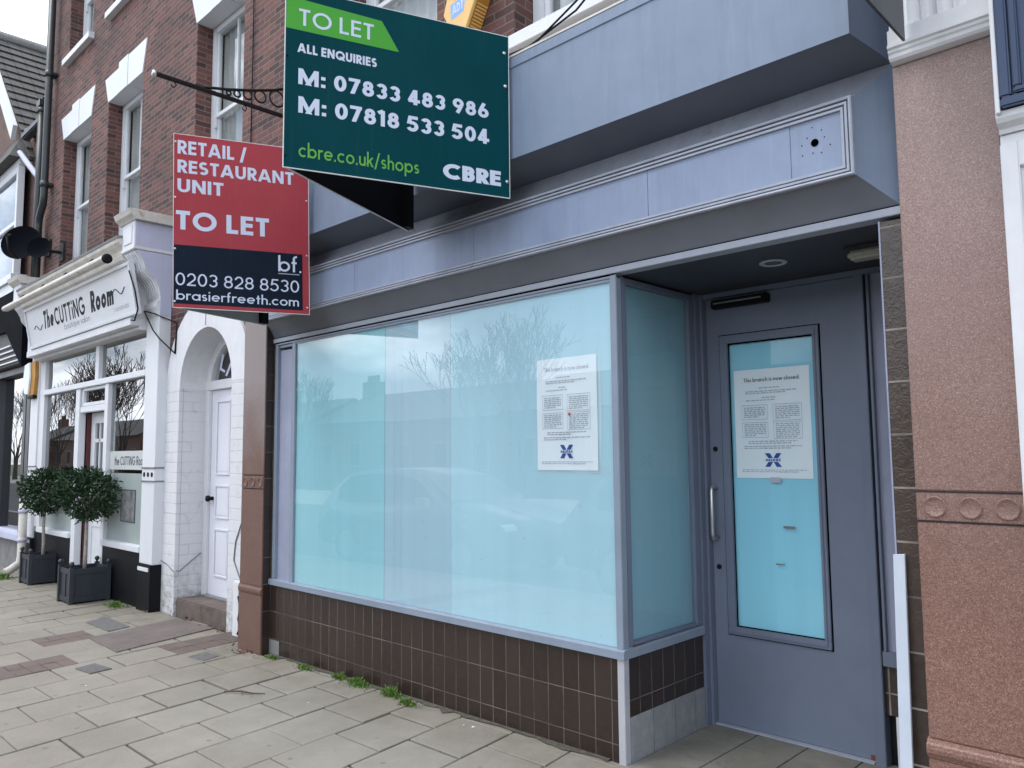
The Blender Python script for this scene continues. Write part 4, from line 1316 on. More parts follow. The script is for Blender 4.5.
# thin pale lilac sheets over the right-hand side of the right cap and console
mb = MB(); mb.box(-8.3445, -8.338, 3.01, 3.40, 3.70, 3.965); mb.build('cap_side', m_lilac, sal)
mb = MB()
prof = [(3.40, 3.0), (3.40, 3.66), (3.03, 3.66), (3.06, 3.62), (3.10, 3.55), (3.12, 3.48), (3.165, 3.43), (3.225, 3.38), (3.266, 3.30), (3.283, 3.20), (3.285, 3.0)]
mb.prism(prof, YZ, -8.3445, -8.340); mb.build('console_side', m_lilac, sal)
# name board (leans forward) with frame
uT, vT = Vector((1, 0, 0)), Vector((0, -.105, .545)).normalized()
nb = vT.cross(uT) * 1.0
nb = Vector((0, -vT.z, vT.y * 1.0)).normalized()
if nb.y > 0: nb = -nb
bo = Vector((-12.32, 3.108, 3.012))
def onb(u, v, n): return bo + uT * u + vT * v + nb * n
BWI, BHE = 3.85, .555
mb = MB(); mb.prism([(0, 0), (BWI, 0), (BWI, BHE), (0, BHE)], lambda a, b, c: tuple(onb(a, b, c)), -.04, 0.0); brd = mb.build('name_board', m_white, sal)
mb = MB()
for q in ((0, 0, BWI, .035), (0, BHE - .035, BWI, BHE), (0, .035, .035, BHE - .035), (BWI - .035, .035, BWI, BHE - .035)):
    mb.prism([(q[0], q[1]), (q[2], q[1]), (q[2], q[3]), (q[0], q[3])], lambda a, b, c: tuple(onb(a, b, c)), .0005, .016, .003)
mb.build('board_frame', m_white, brd)
lettering('lettering', 'The', m_black, brd, onb(.72, .205, 0), uT, vT, nb, .42, .23, .22, .32)
lettering('lettering', 'CUTTiNG', m_black, brd, onb(1.20, .195, 0), uT, vT, nb, 1.14, .22, .18, .06)
lettering('lettering', 'Room', m_black, brd, onb(2.52, .185, 0), uT, vT, nb, .72, .24, .24, .26)
lettering('lettering', 'boutique salon', m_lead, brd, onb(1.52, .105, 0), uT, vT, nb, .92, .075, .10)
lettering('lettering', 'T: 020 8290 8200', m_lead, brd, onb(3.20, .10, 0), uT, vT, nb, .45, .04, .10)
mb = MB()
for u0, sgn in ((.32, 1), (3.25, 1)):
    pts = [onb(u0 + .36 * t / 16, .30 if sgn and u0 > 1 else .25, .002) + vT * (.035 * math.sin(t / 16 * 2.2 * PI)) for t in range(17)]
    mb.tube(pts, .006, 5)
mb.build('flourish', m_inkd, brd)
# cornice above the board + light trough
mb = MB()
mb.prism([(3.40, 3.58), (3.10, 3.58), (3.06, 3.60), (3.02, 3.62), (3.0, 3.66), (3.05, 3.70), (3.03, 3.74), (2.99, 3.77), (2.96, 3.80), (2.95, 3.835), (3.40, 3.90)], YZ, -12.54, -8.684)
mb.build('cornice', m_cream, sal)
mb = MB(); mb.prism([(2.945, 3.838), (3.40, 3.903), (3.40, 3.93), (2.94, 3.865)], YZ, -12.54, -8.684); mb.build('cornice_lead', m_lead, sal)
mb = MB(); mb.box(-12.54, -8.684, 3.11, 3.42, 2.92, 3.005, .004); mb.box(-12.54, -8.684, 3.2, 3.42, 2.88, 2.92, .004); mb.build('board_soffit', m_whited, sal)
mb = MB(); mb.box(-12.54, -8.684, 3.12, 3.4, 3.005, 3.58); mb.build('fascia_back', m_whited, sal)
# joinery
mb = MB()
y0, y1 = 3.30, 3.38
mb.box(-12.545, -12.33, y0, y1, .56, 2.88, .004)
mb.box(-12.33, -8.68, y0 - .02, y1, 2.385, 2.455, .006)
mb.box(-10.31, -10.19, y0, y1, 2.455, 2.88, .005)
mb.box(-10.985, -10.83, y0, y1, -.1, 2.385, .005)
mb.box(-9.945, -9.83, y0, y1, .545, 2.385, .005)
mb.box(-9.945, -9.85, y0, y1, -.1, .5, .005)
mb.box(-12.33, -10.985, y0 - .035, y1, .50, .565, .006)
mb.box(-9.83, -8.68, y0 - .035, y1, .50, .565, .006)
mb.box(-10.83, -9.945, y0 + .01, y1, 2.075, 2.15, .005)
mb.build('salon_joinery', m_white, sal)
mb = MB()
for q in ((-10.80, -9.96, 2.155, 2.195), (-10.80, -9.96, 2.345, 2.383), (-10.80, -10.755, 2.195, 2.345), (-10.005, -9.96, 2.195, 2.345)):
    mb.box(q[0], q[1], y0 + .02, y0 + .06, q[2], q[3], .003)
hop = mb.build('hopper_light', m_white, sal)
pane('salon_glass', sal, -12.33, -10.985, .56, 2.39, 3.345, m_glassd)
gR = pane('salon_glass', sal, -9.83, -8.68, .56, 2.39, 3.345, m_glassd)
pane('salon_glass', sal, -12.33, -10.31, 2.45, 2.885, 3.345, m_glassd)
pane('salon_glass', sal, -10.19, -8.68, 2.45, 2.885, 3.345, m_glassd)
pane('salon_glass', sal, -10.80, -9.95, 2.16, 2.38, 3.35, m_glassd)
fz = pane('frosted_film', sal, -9.83, -8.68, .565, 1.33, 3.340, m_frost)
fz2 = pane('frosted_film', sal, -9.83, -8.68, 1.37, 1.58, 3.340, paint('pale_frosted_strip', (0.52, 0.54, 0.52, 1), 0.5, 0.05))
lettering('lettering', 'the CUTTiNG Room', m_inkd, fz2, (-9.66, 3.339, 1.42), (1, 0, 0), (0, 0, 1), (0, -1, 0), .92, .10, .14)
mb = MB(); mb.box(-9.40, -9.0, 3.336, 3.339, .80, 1.14); pic = mb.build('framed_picture', paint('grey_print', (0.16, 0.17, 0.17, 1), .6, .5, 14, 0), sal)
mb = MB()
for q in ((-9.41, -8.99, .79, .80), (-9.41, -8.99, 1.14, 1.15), (-9.41, -9.40, .80, 1.14), (-9.0, -8.99, .80, 1.14)):
    mb.box(q[0], q[1], 3.334, 3.339, q[2], q[3])
mb.build('picture_frame', m_inkd, pic)
pane('frosted_film', sal, -12.33, -10.985, .565, .86, 3.340, m_frost)
# salon door
mb = MB()
yd2 = 3.44
mb.box(-10.80, -10.66, yd2, yd2 + .045, -.06, 2.075, .003)
mb.box(-10.09, -9.95, yd2, yd2 + .045, -.06, 2.075, .003)
mb.box(-10.66, -10.09, yd2, yd2 + .045, 1.94, 2.075, 0)
mb.box(-10.66, -10.09, yd2, yd2 + .045, .66, .78, 0)
mb.box(-10.66, -10.09, yd2 + .01, yd2 + .04, -.06, .66, 0)
mb.box(-10.66, -10.09, yd2 + .005, yd2 + .04, 1.70, 1.745, 0)
mb.box(-10.52, -10.49, yd2 + .005, yd2 + .04, .78, 1.94, 0)
sd_ = mb.build('salon_door', m_white, sal)
pane('door_glass', sd_, -10.66, -10.09, .78, 1.94, yd2 + .02, m_glassd)
mb = MB(); mb.lathe([(.10, 0), (.10, -.003)], (-10.30, yd2 + .017, 1.42), 'Y', 24)
for v in mb.bm.verts: v.co.z = 1.42 + (v.co.z - 1.42) * 2.2
mb.build('oval_sticker', m_paper, sd_)
mb = MB(); mb.box(-10.28, -10.13, yd2 - .008, yd2 + .009, .42, .45, .003); mb.build('letter_box', m_black, sd_)
mb = MB(); mb.box(-10.829, -10.80, 3.39, 3.44, -.08, 2.07); mb.build('door_post', paint('maroon_paint', (0.08, .012, .014, 1), .4, .1), sal)
mb = MB()
mb.box(-12.545, -10.985, 3.305, 3.40, -.25, .50, .004); mb.build('stall_riser', m_black, sal)
box('stall_riser', m_black, sal, -9.85, -8.68, 3.305, 3.40, -.25, .50, bev=.004)
mb = MB(); mb.box(-10.985, -9.85, 3.33, 3.6, -.25, -.065, .004); mb.build('door_step', m_stone, sal)
# room inside
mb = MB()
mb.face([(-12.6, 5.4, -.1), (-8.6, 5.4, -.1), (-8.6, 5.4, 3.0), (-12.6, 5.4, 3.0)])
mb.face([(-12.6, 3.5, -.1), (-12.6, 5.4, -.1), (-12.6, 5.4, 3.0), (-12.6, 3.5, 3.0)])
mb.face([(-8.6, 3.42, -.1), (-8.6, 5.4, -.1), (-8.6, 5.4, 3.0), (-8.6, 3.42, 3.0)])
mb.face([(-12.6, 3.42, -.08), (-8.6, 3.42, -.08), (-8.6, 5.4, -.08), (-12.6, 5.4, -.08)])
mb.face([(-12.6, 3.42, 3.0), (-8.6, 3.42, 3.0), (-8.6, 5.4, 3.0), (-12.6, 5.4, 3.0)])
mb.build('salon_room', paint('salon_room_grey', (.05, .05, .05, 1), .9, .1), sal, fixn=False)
mb = MB(); mb.box(-12.0, -11.4, 4.6, 4.65, .9, 1.9); mb.box(-11.3, -10.9, 4.6, 4.65, .4, 1.7); mb.build('wall_mirror', m_curt, sal)

# trough light over the board
tl = thing('sign_light', 'long pale trough light with a dark end cap hanging over the salon name board', 'light', (-10.7, 2.9, 3.6))
mb = MB()
prof = [(2.86 + .05 * math.cos(a), 3.60 + .05 * math.sin(a)) for a in [R(-10 + 20 * k) for k in range(11)]]
mb.prism(prof + [(2.83, 3.57), (2.89, 3.575)], YZ, -12.68, -8.72)
mb.build('trough', m_cream, tl)
mb = MB(); mb.lathe([(.052, 0), (.052, .03), (.03, .035)], (-8.72, 2.86, 3.60), 'X', 14); mb.build('end_cap', m_black, tl)
for x in (-12.0, -11.1, -10.2, -9.3):
    mb = MB(); mb.tube([(x, 2.86, 3.64), (x, 2.90, 3.70), (x, 3.0, 3.71)], .014, 8); mb.build('arm', m_black, tl)

# black cable and hook wires between salon pilaster and arch
t_ = thing('loose_cable', 'thin black cable looping from the salon name board to the arch jamb', 'cable', (-8.4, 3.2, 3.0))
mb = MB()
mb.tube([(-8.44, 2.99, 3.45), (-8.42, 3.05, 3.25), (-8.40, 3.08, 3.05), (-8.46, 3.07, 2.93), (-8.56, 3.07, 2.95)], .008, 6)
mb.tube([(-8.66, 3.24, 3.08), (-8.4, 3.25, 3.02), (-8.33, 3.3, 2.98), (-8.32, 3.37, 2.96), (-8.12, 3.37, 2.90)], .007, 6)
mb.tube([(-8.66, 3.24, 3.08), (-8.42, 3.25, 2.84), (-8.33, 3.28, 2.75), (-8.14, 3.37, 2.58)], .007, 6)
mb.tube([(-8.12, 3.37, 2.90), (-8.13, 3.372, 2.75), (-8.14, 3.37, 2.58)], .010, 6)
mb.build('wire', m_black, t_)

# ================================================================== LEFT NEIGHBOUR
gab = thing('gabled_house', 'brown brick gabled house with slate roof and white bargeboard beyond the drainpipes', 'building', (-16, 3.6, gz(-16)))
mb = MB()
mb.prism([(-21.5, -.6), (-13.06, -.6), (-13.06, 7.0), (-15.2, 7.05), (-17.82, 9.80), (-20.6, 7.0), (-21.5, 7.0)], XZ, 3.6, 12)
mb.build('wall', m_brickd, gab)
mb = MB()
ra, re = Vector((-17.82, 0, 9.90)), Vector((-14.55, 0, 6.50))
dn = Vector((re.x - ra.x, 0, re.z - ra.z)).normalized(); nr = Vector((-dn.z, 0, dn.x)); nr = nr if nr.z > 0 else -nr
P0, P1 = ra, re
nrow = 16
for k in range(nrow):
    a = P0 + (P1 - P0) * (k / nrow); b = P0 + (P1 - P0) * ((k + 1.12) / nrow)
    for y_, e in ((3.52, 0),):
        mb.prism([(a.x + nr.x * .02, a.z + nr.z * .02), (b.x + nr.x * .055, b.z + nr.z * .055), (b.x + nr.x * .03, b.z + nr.z * .03), (a.x, a.z)], XZ, 3.50, 12.2)
mb.prism([(-17.84, 9.90), (-21.0, 6.6), (-21.0, 6.68), (-17.84, 10.0)], XZ, 3.50, 12.2)
mb.build('roof', m_slate, gab)
mb = MB(); mb.tube([(-17.82, 3.45, 9.98), (-17.82, 12.3, 9.98)], .11, 8); mb.build('ridge_tile', m_lead, gab)
mb = MB()
for s_ in (1, -1):
    e = Vector((ra.x + s_ * (re.x - ra.x) * .78, 0, ra.z + (re.z - ra.z) * .78))
    mb.prism([(ra.x, ra.z + .02), (e.x, e.z + .02), (e.x - s_ * .13, e.z - .20), (ra.x, ra.z - .22)], XZ, 3.42, 3.49)
mb.build('bargeboard', m_white, gab)
mb = MB()
mb.tube([(-14.62, 3.45, 6.95), (-14.62, 12, 6.95)], .07, 8)
mb.box(-14.75, -13.35, 3.42, 3.55, 6.84, 6.95, .02)
mb.build('gutter', m_pipe, gab)
# bay with hipped slate roof
mb = MB()
mb.prism([(-16.9, 6.50), (-14.62, 6.50), (-15.3, 7.15), (-16.2, 7.15)], XZ, 3.24, 3.60)
b_ = mb.bm
for v in b_.verts:
    if v.co.z > 7 and v.co.y < 3.5: v.co.y = 3.58
mb.build('bay_roof', m_slate, gab)
mb = MB()
mb.box(-16.8, -14.68, 3.40, 3.6, 6.40, 6.50, .005); mb.box(-14.80, -14.70, 3.40, 3.5, 4.55, 6.40, .004)
mb.box(-16.8, -14.80, 3.405, 3.5, 6.28, 6.40, .004); mb.box(-16.8, -14.68, 3.36, 3.6, 4.42, 4.55, .004); mb.box(-16.8, -14.80, 3.41, 3.47, 5.40, 5.47, .004)
mb.box(-16.8, -14.70, 3.40, 3.6, 3.5, 4.42, .004)
bay = mb.build('bay_window', m_white, gab)
pane('glass', bay, -16.8, -14.8, 4.55, 6.28, 3.45, m_glassw)
mb = MB(); mb.box(-16.8, -14.80, 3.47, 3.48, 4.5, 6.3); mb.build('blind', paint('pale_blue_blind', (.42, .50, .60, 1), .8, .1), bay)
mb = MB(); mb.tube([(-14.75, 3.42, 6.62), (-14.0, 3.50, 6.05), (-13.45, 3.52, 5.85)], .045, 8); mb.build('waste_pipe', m_lilac, gab)
# dark shop below
shp = thing('dark_shopfront', 'dark-framed shopfront with black canopy and grey stall riser at the left edge', 'shop', (-14.5, 3.4, gz(-14.5)))
mb = MB(); mb.prism([(-18.5, 4.05), (-13.12, 4.05), (-12.99, 3.45), (-12.97, 2.86), (-13.10, 2.92), (-13.9, 3.45), (-18.5, 3.6)], XZ, 3.15, 3.58)
mb.build('canopy', m_canopy, shp)
mb = MB(); mb.prism([(-18.5, 3.6), (-13.9, 3.45), (-13.1, 2.92), (-18.5, 2.92)], XZ, 3.20, 3.57); mb.build('canopy_soffit', paint('canopy_grey', (.10, .10, .10, 1), .7, .2), shp)
for k in range(4):
    mb = MB(); mb.box(-18.5, -13.15 - .18 * k, 3.17, 3.19, 2.955 + .085 * k, 2.975 + .085 * k); mb.build('white_slat', m_white, shp)
mb = MB()
mb.box(-13.10, -12.93, 3.28, 3.5, .25, 2.9, .004); mb.box(-13.36, -13.22, 3.30, 3.5, .25, 2.9, .004)
mb.box(-18.5, -13.10, 3.30, 3.5, 2.80, 2.9, .004); mb.box(-15.0, -14.88, 3.3, 3.5, .25, 2.8, .004)
mb.build('dark_frame', m_dgrey, shp)
pane('shop_glass', shp, -18.5, -13.1, .3, 2.85, 3.42, m_glassd)
mb = MB(); mb.box(-18.5, -12.93, 3.52, 3.55, -.3, 3.0); mb.build('shop_backing', m_dark, shp)
mb = MB(); mb.box(-18.5, -13.02, 3.22, 3.5, .32, .42, .01); mb.build('sill', m_lilac, shp)
mb = MB(); mb.box(-18.5, -12.95, 3.30, 3.5, -.4, .32); mb.build('stall_riser', m_lead, shp)

# ================================================================== PIPES
dp = thing('drainpipe', 'tall black drainpipe with a swan-neck bend at the brick corner', 'pipe', (-12.75, 3.3, 0))
mb = MB(); mb.tube([(-12.79, 3.3, 9.8), (-12.79, 3.3, 5.38), (-12.81, 3.3, 5.26), (-12.98, 3.3, 5.08), (-13.0, 3.3, 4.96), (-13.0, 3.3, 4.0)], .052, 12); mb.build('pipe_run', m_pipe, dp)
for z in (8.9, 7.2, 5.5):
    mb = MB(); mb.tube([(-12.79, 3.3, z), (-12.79, 3.3, z + .09)], .062, 12); mb.box(-12.88, -12.70, 3.33, 3.40, z + .03, z + .06); mb.build('bracket', m_pipe, dp)
dp2 = thing('drainpipe', 'shorter black drainpipe left of the swan-neck pipe, running down from the roof gutter', 'pipe', (-13.2, 3.42, 0))
mb = MB(); mb.tube([(-13.20, 3.33, 6.85), (-13.20, 3.33, 3.9)], .055, 12); mb.build('pipe_run', m_pipe, dp2)
mb = MB(); mb.tube([(-13.20, 3.33, 6.85), (-13.20, 3.33, 6.78)], .07, 12); mb.build('collar', m_pipe, dp2)
mb = MB(); mb.box(-13.36, -13.12, 3.28, 3.45, 6.86, 7.02, .03); mb.build('hopper', m_pipe, dp2)
wp = thing('downpipe', 'white downpipe with an angled shoe beside the left salon pilaster', 'pipe', (-12.6, 3.14, gz(-12.6)))
mb = MB(); mb.tube([(-12.62, 3.18, .98), (-12.62, 3.18, .16), (-12.615, 3.16, .06), (-12.60, 3.05, -.02), (-12.59, 2.98, -.05)], .055, 12); mb.build('pipe_run', m_cream, wp)
for z in (.35, .75):
    mb = MB(); mb.tube([(-12.62, 3.18, z), (-12.62, 3.18, z + .05)], .064, 12); mb.build('collar', m_lilac, wp)
cp_ = thing('conduit', 'white plastic conduit stub with a loose cable at the foot of the granite pilaster', 'conduit', (-6.3, 3.3, gz(-6.3)))
mb = MB(); mb.box(-6.64, -6.52, 3.31, 3.372, -.06, .42, .012); mb.build('casing', m_whited, cp_)
mb = MB(); mb.box(-6.50, -6.36, 3.32, 3.36, -.03, .42, .004); mb.build('side_board', m_lead, cp_)
mb = MB(); mb.tube([(-6.50, 3.295, .30), (-6.44, 3.29, .22), (-6.46, 3.28, .12), (-6.40, 3.27, .05), (-6.43, 3.26, .0)], .012, 7); mb.build('loose_cable', m_black, cp_)

# satellite dish
def dish(c, ax, r, root, arm):
    c, ax = Vector(c), Vector(ax).normalized()
    u = ax.cross(Vector((0, 0, 1))).normalized(); v = u.cross(ax)
    mb = MB()
    rings = []
    for j in range(7):
        q = r * j / 6
        rings.append([mb.bm.verts.new(c + (u * math.cos(2 * PI * k / 28) * q * 1.06 + v * math.sin(2 * PI * k / 28) * q * .92) + ax * (.28 * r * ((j / 6) ** 2 - 1))) for k in range(28)])
    for a, b in zip(rings, rings[1:]):
        for k in range(28):
            f = mb.bm.faces.new((a[k], a[(k + 1) % 28], b[(k + 1) % 28], b[k])); f.smooth = True
    mb.build('reflector', m_canopy, root)
    if arm:
        mb = MB(); mb.tube([c - v * r * .9, c - v * r * .8 + ax * r * .7, c - v * r * .15 + ax * r], .013, 8); mb.build('arm', m_blackm, root)
        mb = MB(); mb.tube([c - v * r * .15 + ax * r, c + ax * r * .75], .032, 10); mb.build('receiver', m_blackm, root)
    mb = MB(); mb.tube([c - ax * r * .28, c - ax * r * .6, (c.x + .12, 3.39, c.z - .05)], .022, 8); mb.box(c.x + .04, c.x + .20, 3.37, 3.40, c.z - .17, c.z + .07); mb.build('wall_bracket', m_blackm, root)
sdh = thing('satellite_dish', 'larger of two black satellite dishes above the left end of the salon cornice', 'satellite dish', (-12.8, 3.2, 4.6))
dish((-12.87, 3.05, 4.64), (.62, -.72, .15), .285, sdh, True)
sd3 = thing('satellite_dish', 'smaller black round dish in front of the drainpipe, right of the larger dish', 'satellite dish', (-12.2, 3.2, 4.45))
dish((-12.22, 3.12, 4.45), (.62, -.72, .15), .165, sd3, False)

# ================================================================== ALARM BOXES
adt = thing('alarm_box', 'yellow hexagonal alarm box with a blue ADT label on the brick pier', 'alarm box', (-3.6, 3.34, 4.45))
hexp = [(-3.565, 4.235), (-3.725, 4.325), (-3.775, 4.42), (-3.735, 4.535), (-3.62, 4.64), (-3.45, 4.60), (-3.405, 4.53), (-3.475, 4.40)]
mb = MB(); mb.prism(hexp, XZ, 3.275, 3.300, .004); mb.build('cover', m_yel, adt)
mb = MB(); mb.prism([(x * .985 - .0535, z) for x, z in hexp], XZ, 3.301, 3.398); sb = mb.build('side_casing', m_yeld, adt)
mb = MB()
a, b = Vector((-3.566, 0, 4.245)), Vector((-3.475, 0, 4.405))
for k in range(9):
    q = a + (b - a) * ((k + .3) / 9); q2 = a + (b - a) * ((k + .65) / 9)
    mb.prism([(q.x - .01, q.z), (q.x + .008, q.z), (q2.x + .008, q2.z), (q2.x - .01, q2.z)], XZ, 3.306, 3.392)
mb.build('louvre', m_yel, adt)
mb = MB(); mb.prism([(-3.56, 4.228), (-3.72, 4.315), (-3.70, 4.33), (-3.56, 4.25)], XZ, 3.296, 3.39); mb.build('base', m_black, adt)
mb = MB(); mb.face([(-3.695, 3.2745, 4.352), (-3.575, 3.2745, 4.372), (-3.552, 3.2745, 4.478), (-3.705, 3.2745, 4.462)]); lb_ = mb.build('label_plate', m_lblue, adt, fixn=False)
lettering('lettering', 'ADT', m_ltr, lb_, (-3.682, 3.2744, 4.385), (1, 0, .06), (0, 0, 1), (0, -1, 0), .105, .062, .2)
ab2 = thing('alarm_box', 'small white and amber alarm box under the left end of the salon name board', 'alarm box', (-12.7, 3.25, 2.65))
mb = MB(); mb.prism([(-12.98, 2.86), (-12.76, 2.88), (-12.72, 2.66), (-12.78, 2.42), (-12.94, 2.44), (-13.02, 2.66)], XZ, 3.20, 3.23, .005); mb.build('cover', m_paper, ab2)
mb = MB(); mb.prism([(-12.90, 2.875), (-12.58, 2.90), (-12.55, 2.66), (-12.60, 2.41), (-12.85, 2.40), (-12.95, 2.66)], XZ, 3.231, 3.279, .004); mb.build('casing', m_yeld, ab2)
mb = MB(); mb.box(-12.86, -12.60, 3.225, 3.279, 2.36, 2.40, .004); mb.build('base', m_black, ab2)

# ================================================================== TO-LET BOARDS
ZV = Vector((0, 0, 1))
BK = 1.11
def board(name, label, apex, rb, lb, ht, th, mats, tilt=0.0):
    """V board: apex edge over the street, right panel to rb, left panel to lb (plan points)"""
    root = thing(name, label, 'sign', (apex[0], apex[1], apex[2]))
    a = Vector(apex); r_ = Vector((rb[0], rb[1], apex[2])); l_ = Vector((lb[0], lb[1], apex[2]))
    u = (r_ - a).normalized(); W_ = (r_ - a).length / BK
    n = u.cross(ZV).normalized()                        # outward, towards the camera
    zt = (ZV - u * tilt).normalized()
    F = lambda x, y, d: tuple(a + u * (x * BK) + zt * (y * BK) + n * d)
    mb = MB(); mb.prism([(0, 0), (W_, 0), (W_, ht), (0, ht)], F, -.009, -.0006); pn = mb.build('front_panel', mats[0], root)
    mb = MB()
    for q in ((-.004, -.0005, -.004, ht + .004), (W_ + .0005, W_ + .004, -.004, ht + .004), (-.0005, W_ + .0005, -.004, -.0005), (-.0005, W_ + .0005, ht + .0005, ht + .004)):
        mb.prism([(q[0], q[2]), (q[1], q[2]), (q[1], q[3]), (q[0], q[3])], F, -.009, -.0006)
    mb.build('panel_edge', m_edge, pn)
    u2 = (l_ - a).normalized(); W2 = (l_ - a).length / BK; n2 = u2.cross(ZV).normalized()
    zt2 = (ZV - u * tilt).normalized()
    F2 = lambda x, y, d: tuple(a + u2 * (x * BK) + zt2 * (y * BK) + n2 * d)
    mb = MB(); mb.prism([(.012, 0), (W2, 0), (W2, ht), (.012, ht)], F2, 0, .008); bp = mb.build('rear_panel', mats[1], root)
    mb = MB(); mb.prism([(.012, -.004), (W2, -.004), (W2, -.0005), (.012, -.0005)], F2, .0, .008); mb.build('panel_edge', m_edge, bp)
    mb = MB()
    mb.prism([(W2 - .06, .002), (W2 - .002, .002), (W2 - .002, ht - .02), (W2 - .06, ht - .02)], F2, .0085, .046)
    mb.build('post', m_black, root)
    mb = MB()
    mb.prism([(W_ - .06, .03), (W_ - .01, .03), (W_ - .01, ht - .04), (W_ - .06, ht - .04)], F, -.05, -.0095)
    mb.build('post', m_black, root)
    return root, pn, F, u, n, zt, W_

gs, gp, F, u, n, zt, GW = board('letting_board', 'dark green to-let board with white phone numbers, jutting out over the fascia', (-3.2945, 1.8515, 2.8797), (-2.8627, 2.9526), (-3.7374, 2.947), .815, .01, (m_green, m_black))
mb = MB(); mb.prism([(0.001, .626), (.510, .620), (.427, .752), (0.001, .772)], F, -.0003, .0); mb.build('lime_flash', m_lime, gp)
T = lambda s, x, y, w, h, wt, m=m_ltr, tr=.11, lift=.0: lettering('lettering', s, m, gp, F(x, y, lift), u, zt, n, w * BK, h * BK, wt, 0, tr)
T('TO LET', .055, .649, .335, .076, .15, m_ltr, .12, .0004)
T('ALL ENQUIRIES', .051, .524, .354, .042, .22)
T('M: 07833 483 986', .056, .379, .902, .072, .21)
T('M: 07818 533 504', .058, .250, .902, .074, .21)
T('cbre.co.uk/shops', .062, .052, .545, .066, .13, m_limet)
T('CBRE', .724, .050, .296, .074, .25, m_ltr, .07)
def screws(root, F, pts, r=.010, m=m_steel):
    for x, y in pts:
        mb = MB()
        c = Vector(F(x, y, 0))
        nn = (Vector(F(x, y, 1)) - c).normalized()
        mb.tube([c + nn * .0005, c + nn * .004, c + nn * .007], [r, r, r * .4], 14)
        mb.build('screw', m, root)
screws(gp, F, ((1.043, .727), (1.047, .558), (1.053, .077)))
screws(gp, F, ((.006, .50), (.006, .05)), .006, m_black)

rs, rp, F, u, n, zt, RW = board('letting_board', 'red and navy to-let board advertising a retail or restaurant unit beside the arch', (-5.2325, 2.1445, 2.5079), (-4.8607, 2.9526), (-5.4912, 2.947), 1.08, .01, (m_red, m_backg), .022)
mb = MB(); mb.prism([(.002, .022), (.762, .022), (.762, .386), (.002, .386)], F, -.0003, .0); mb.build('navy_block', m_navy, rp)
T = lambda s, x, y, w, h, wt, m=m_ltr, tr=.11, lift=.0: lettering('lettering', s, m, rp, F(x, y, lift), u, zt, n, w * BK, h * BK, wt, 0, tr)
T('RETAIL /', .02, .957, .40, .086, .20)
T('RESTAURANT', .02, .838, .69, .082, .20)
T('UNIT', .02, .716, .265, .084, .20)
T('TO LET', .012, .482, .545, .118, .21)
T('bf', .612, .266, .118, .100, .125, m_ltr, .08, .0004); T('.', .742, .264, .012, .05, .22, m_ltr, .1, .0004)
mb = MB(); mb.prism([(.612, .249), (.742, .249), (.742, .254), (.612, .254)], F, .0004, .0008); mb.build('rule', m_inkg, rp)
T('0203 828 8530', .012, .135, .728, .078, .115, m_ltr, .12, .0004)
T('brasierfreeth.com', .016, .046, .722, .060, .13, m_ltr, .10, .0004)
screws(rp, F, ((.79, .74), (.79, .38), (.79, .04)), .007)
screws(rp, F, ((.008, 1.03), (.008, .68), (.008, .36), (.008, .035)), .007, m_edge)

# ================================================================== IRON HANGING BRACKET
ib = thing('hanging_bracket', 'black wrought iron sign bracket with scrolls and no sign, above the red board', 'bracket', (-5.787, 3.4, 4.34))
X0 = -5.787
mb = MB(); mb.box(X0 - .016, X0 + .016, 2.19, 3.40, 4.338, 4.366, .004); mb.build('bar', m_blackm, ib)
mb = MB(); mb.lathe([(.0, 0), (.022, .004), (.024, .02), (.018, .03)], (X0, 2.165, 4.353), 'Y', 12); mb.build('finial', m_steel, ib)
mb = MB(); mb.tube([(X0, 2.56, 4.375), (X0, 2.75, 4.42), (X0, 2.95, 4.48), (X0, 3.15, 4.55), (X0, 3.39, 4.66)], .012, 8); mb.build('stay', m_blackm, ib)
for (cy, cz, r) in ((2.76, 4.395, .018), (2.83, 4.412, .026), (2.92, 4.432, .036), (3.03, 4.455, .050), (3.18, 4.485, .066)):
    mb = MB()
    pts = [(X0, cy + r * math.cos(2 * PI * k / 20), cz + r * math.sin(2 * PI * k / 20)) for k in range(21)]
    mb.tube(pts, .008, 6, False); mb.build('scroll', m_blackm, ib)
mb = MB(); mb.tube([(X0, 3.24, 4.52), (X0, 3.30, 4.44), (X0, 3.39, 4.39)], .010, 6); mb.build('scroll', m_blackm, ib)
for y in (2.33, 2.90):
    mb = MB(); mb.tube([(X0, y, 4.335), (X0, y + .015, 4.315), (X0, y, 4.29), (X0, y - .02, 4.30), (X0, y - .02, 4.312)], .005, 6); mb.build('hook', m_blackm, ib)
mb = MB(); mb.box(X0 - .03, X0 + .03, 3.385, 3.40, 4.28, 4.72, .003); mb.build('wall_plate', m_blackm, ib)

# ================================================================== PORCH LIGHTS, LOOSE BOARD, NOTICES
cl = thing('ceiling_light', 'round recessed downlight with a dull metal ring in the porch ceiling', 'light', (-1.676, 3.56, 2.415))
mb = MB(); mb.lathe([(.042, 0), (.042, -.004), (.058, -.008), (.066, -.004), (.066, 0)], (-1.676, 3.56, 2.4150), 'Z', 28); mb.build('rim', m_alu, cl)
mb = MB(); mb.lathe([(.041, -.001), (.041, -.0045)], (-1.676, 3.56, 2.4150), 'Z', 28); mb.build('lamp', m_dgrey, cl)
bl = thing('bulkhead_light', 'small rectangular bulkhead light with a cracked pale cover in the porch corner', 'light', (-1.2, 3.57, 2.41))
mb = MB(); mb.box(-1.325, -1.07, 3.52, 3.62, 2.395, 2.4145, .004); mb.build('base', m_ceil, bl)
mb = MB(); mb.box(-1.315, -1.08, 3.526, 3.614, 2.355, 2.3945, .012); mb.build('cover', m_lamp, bl)
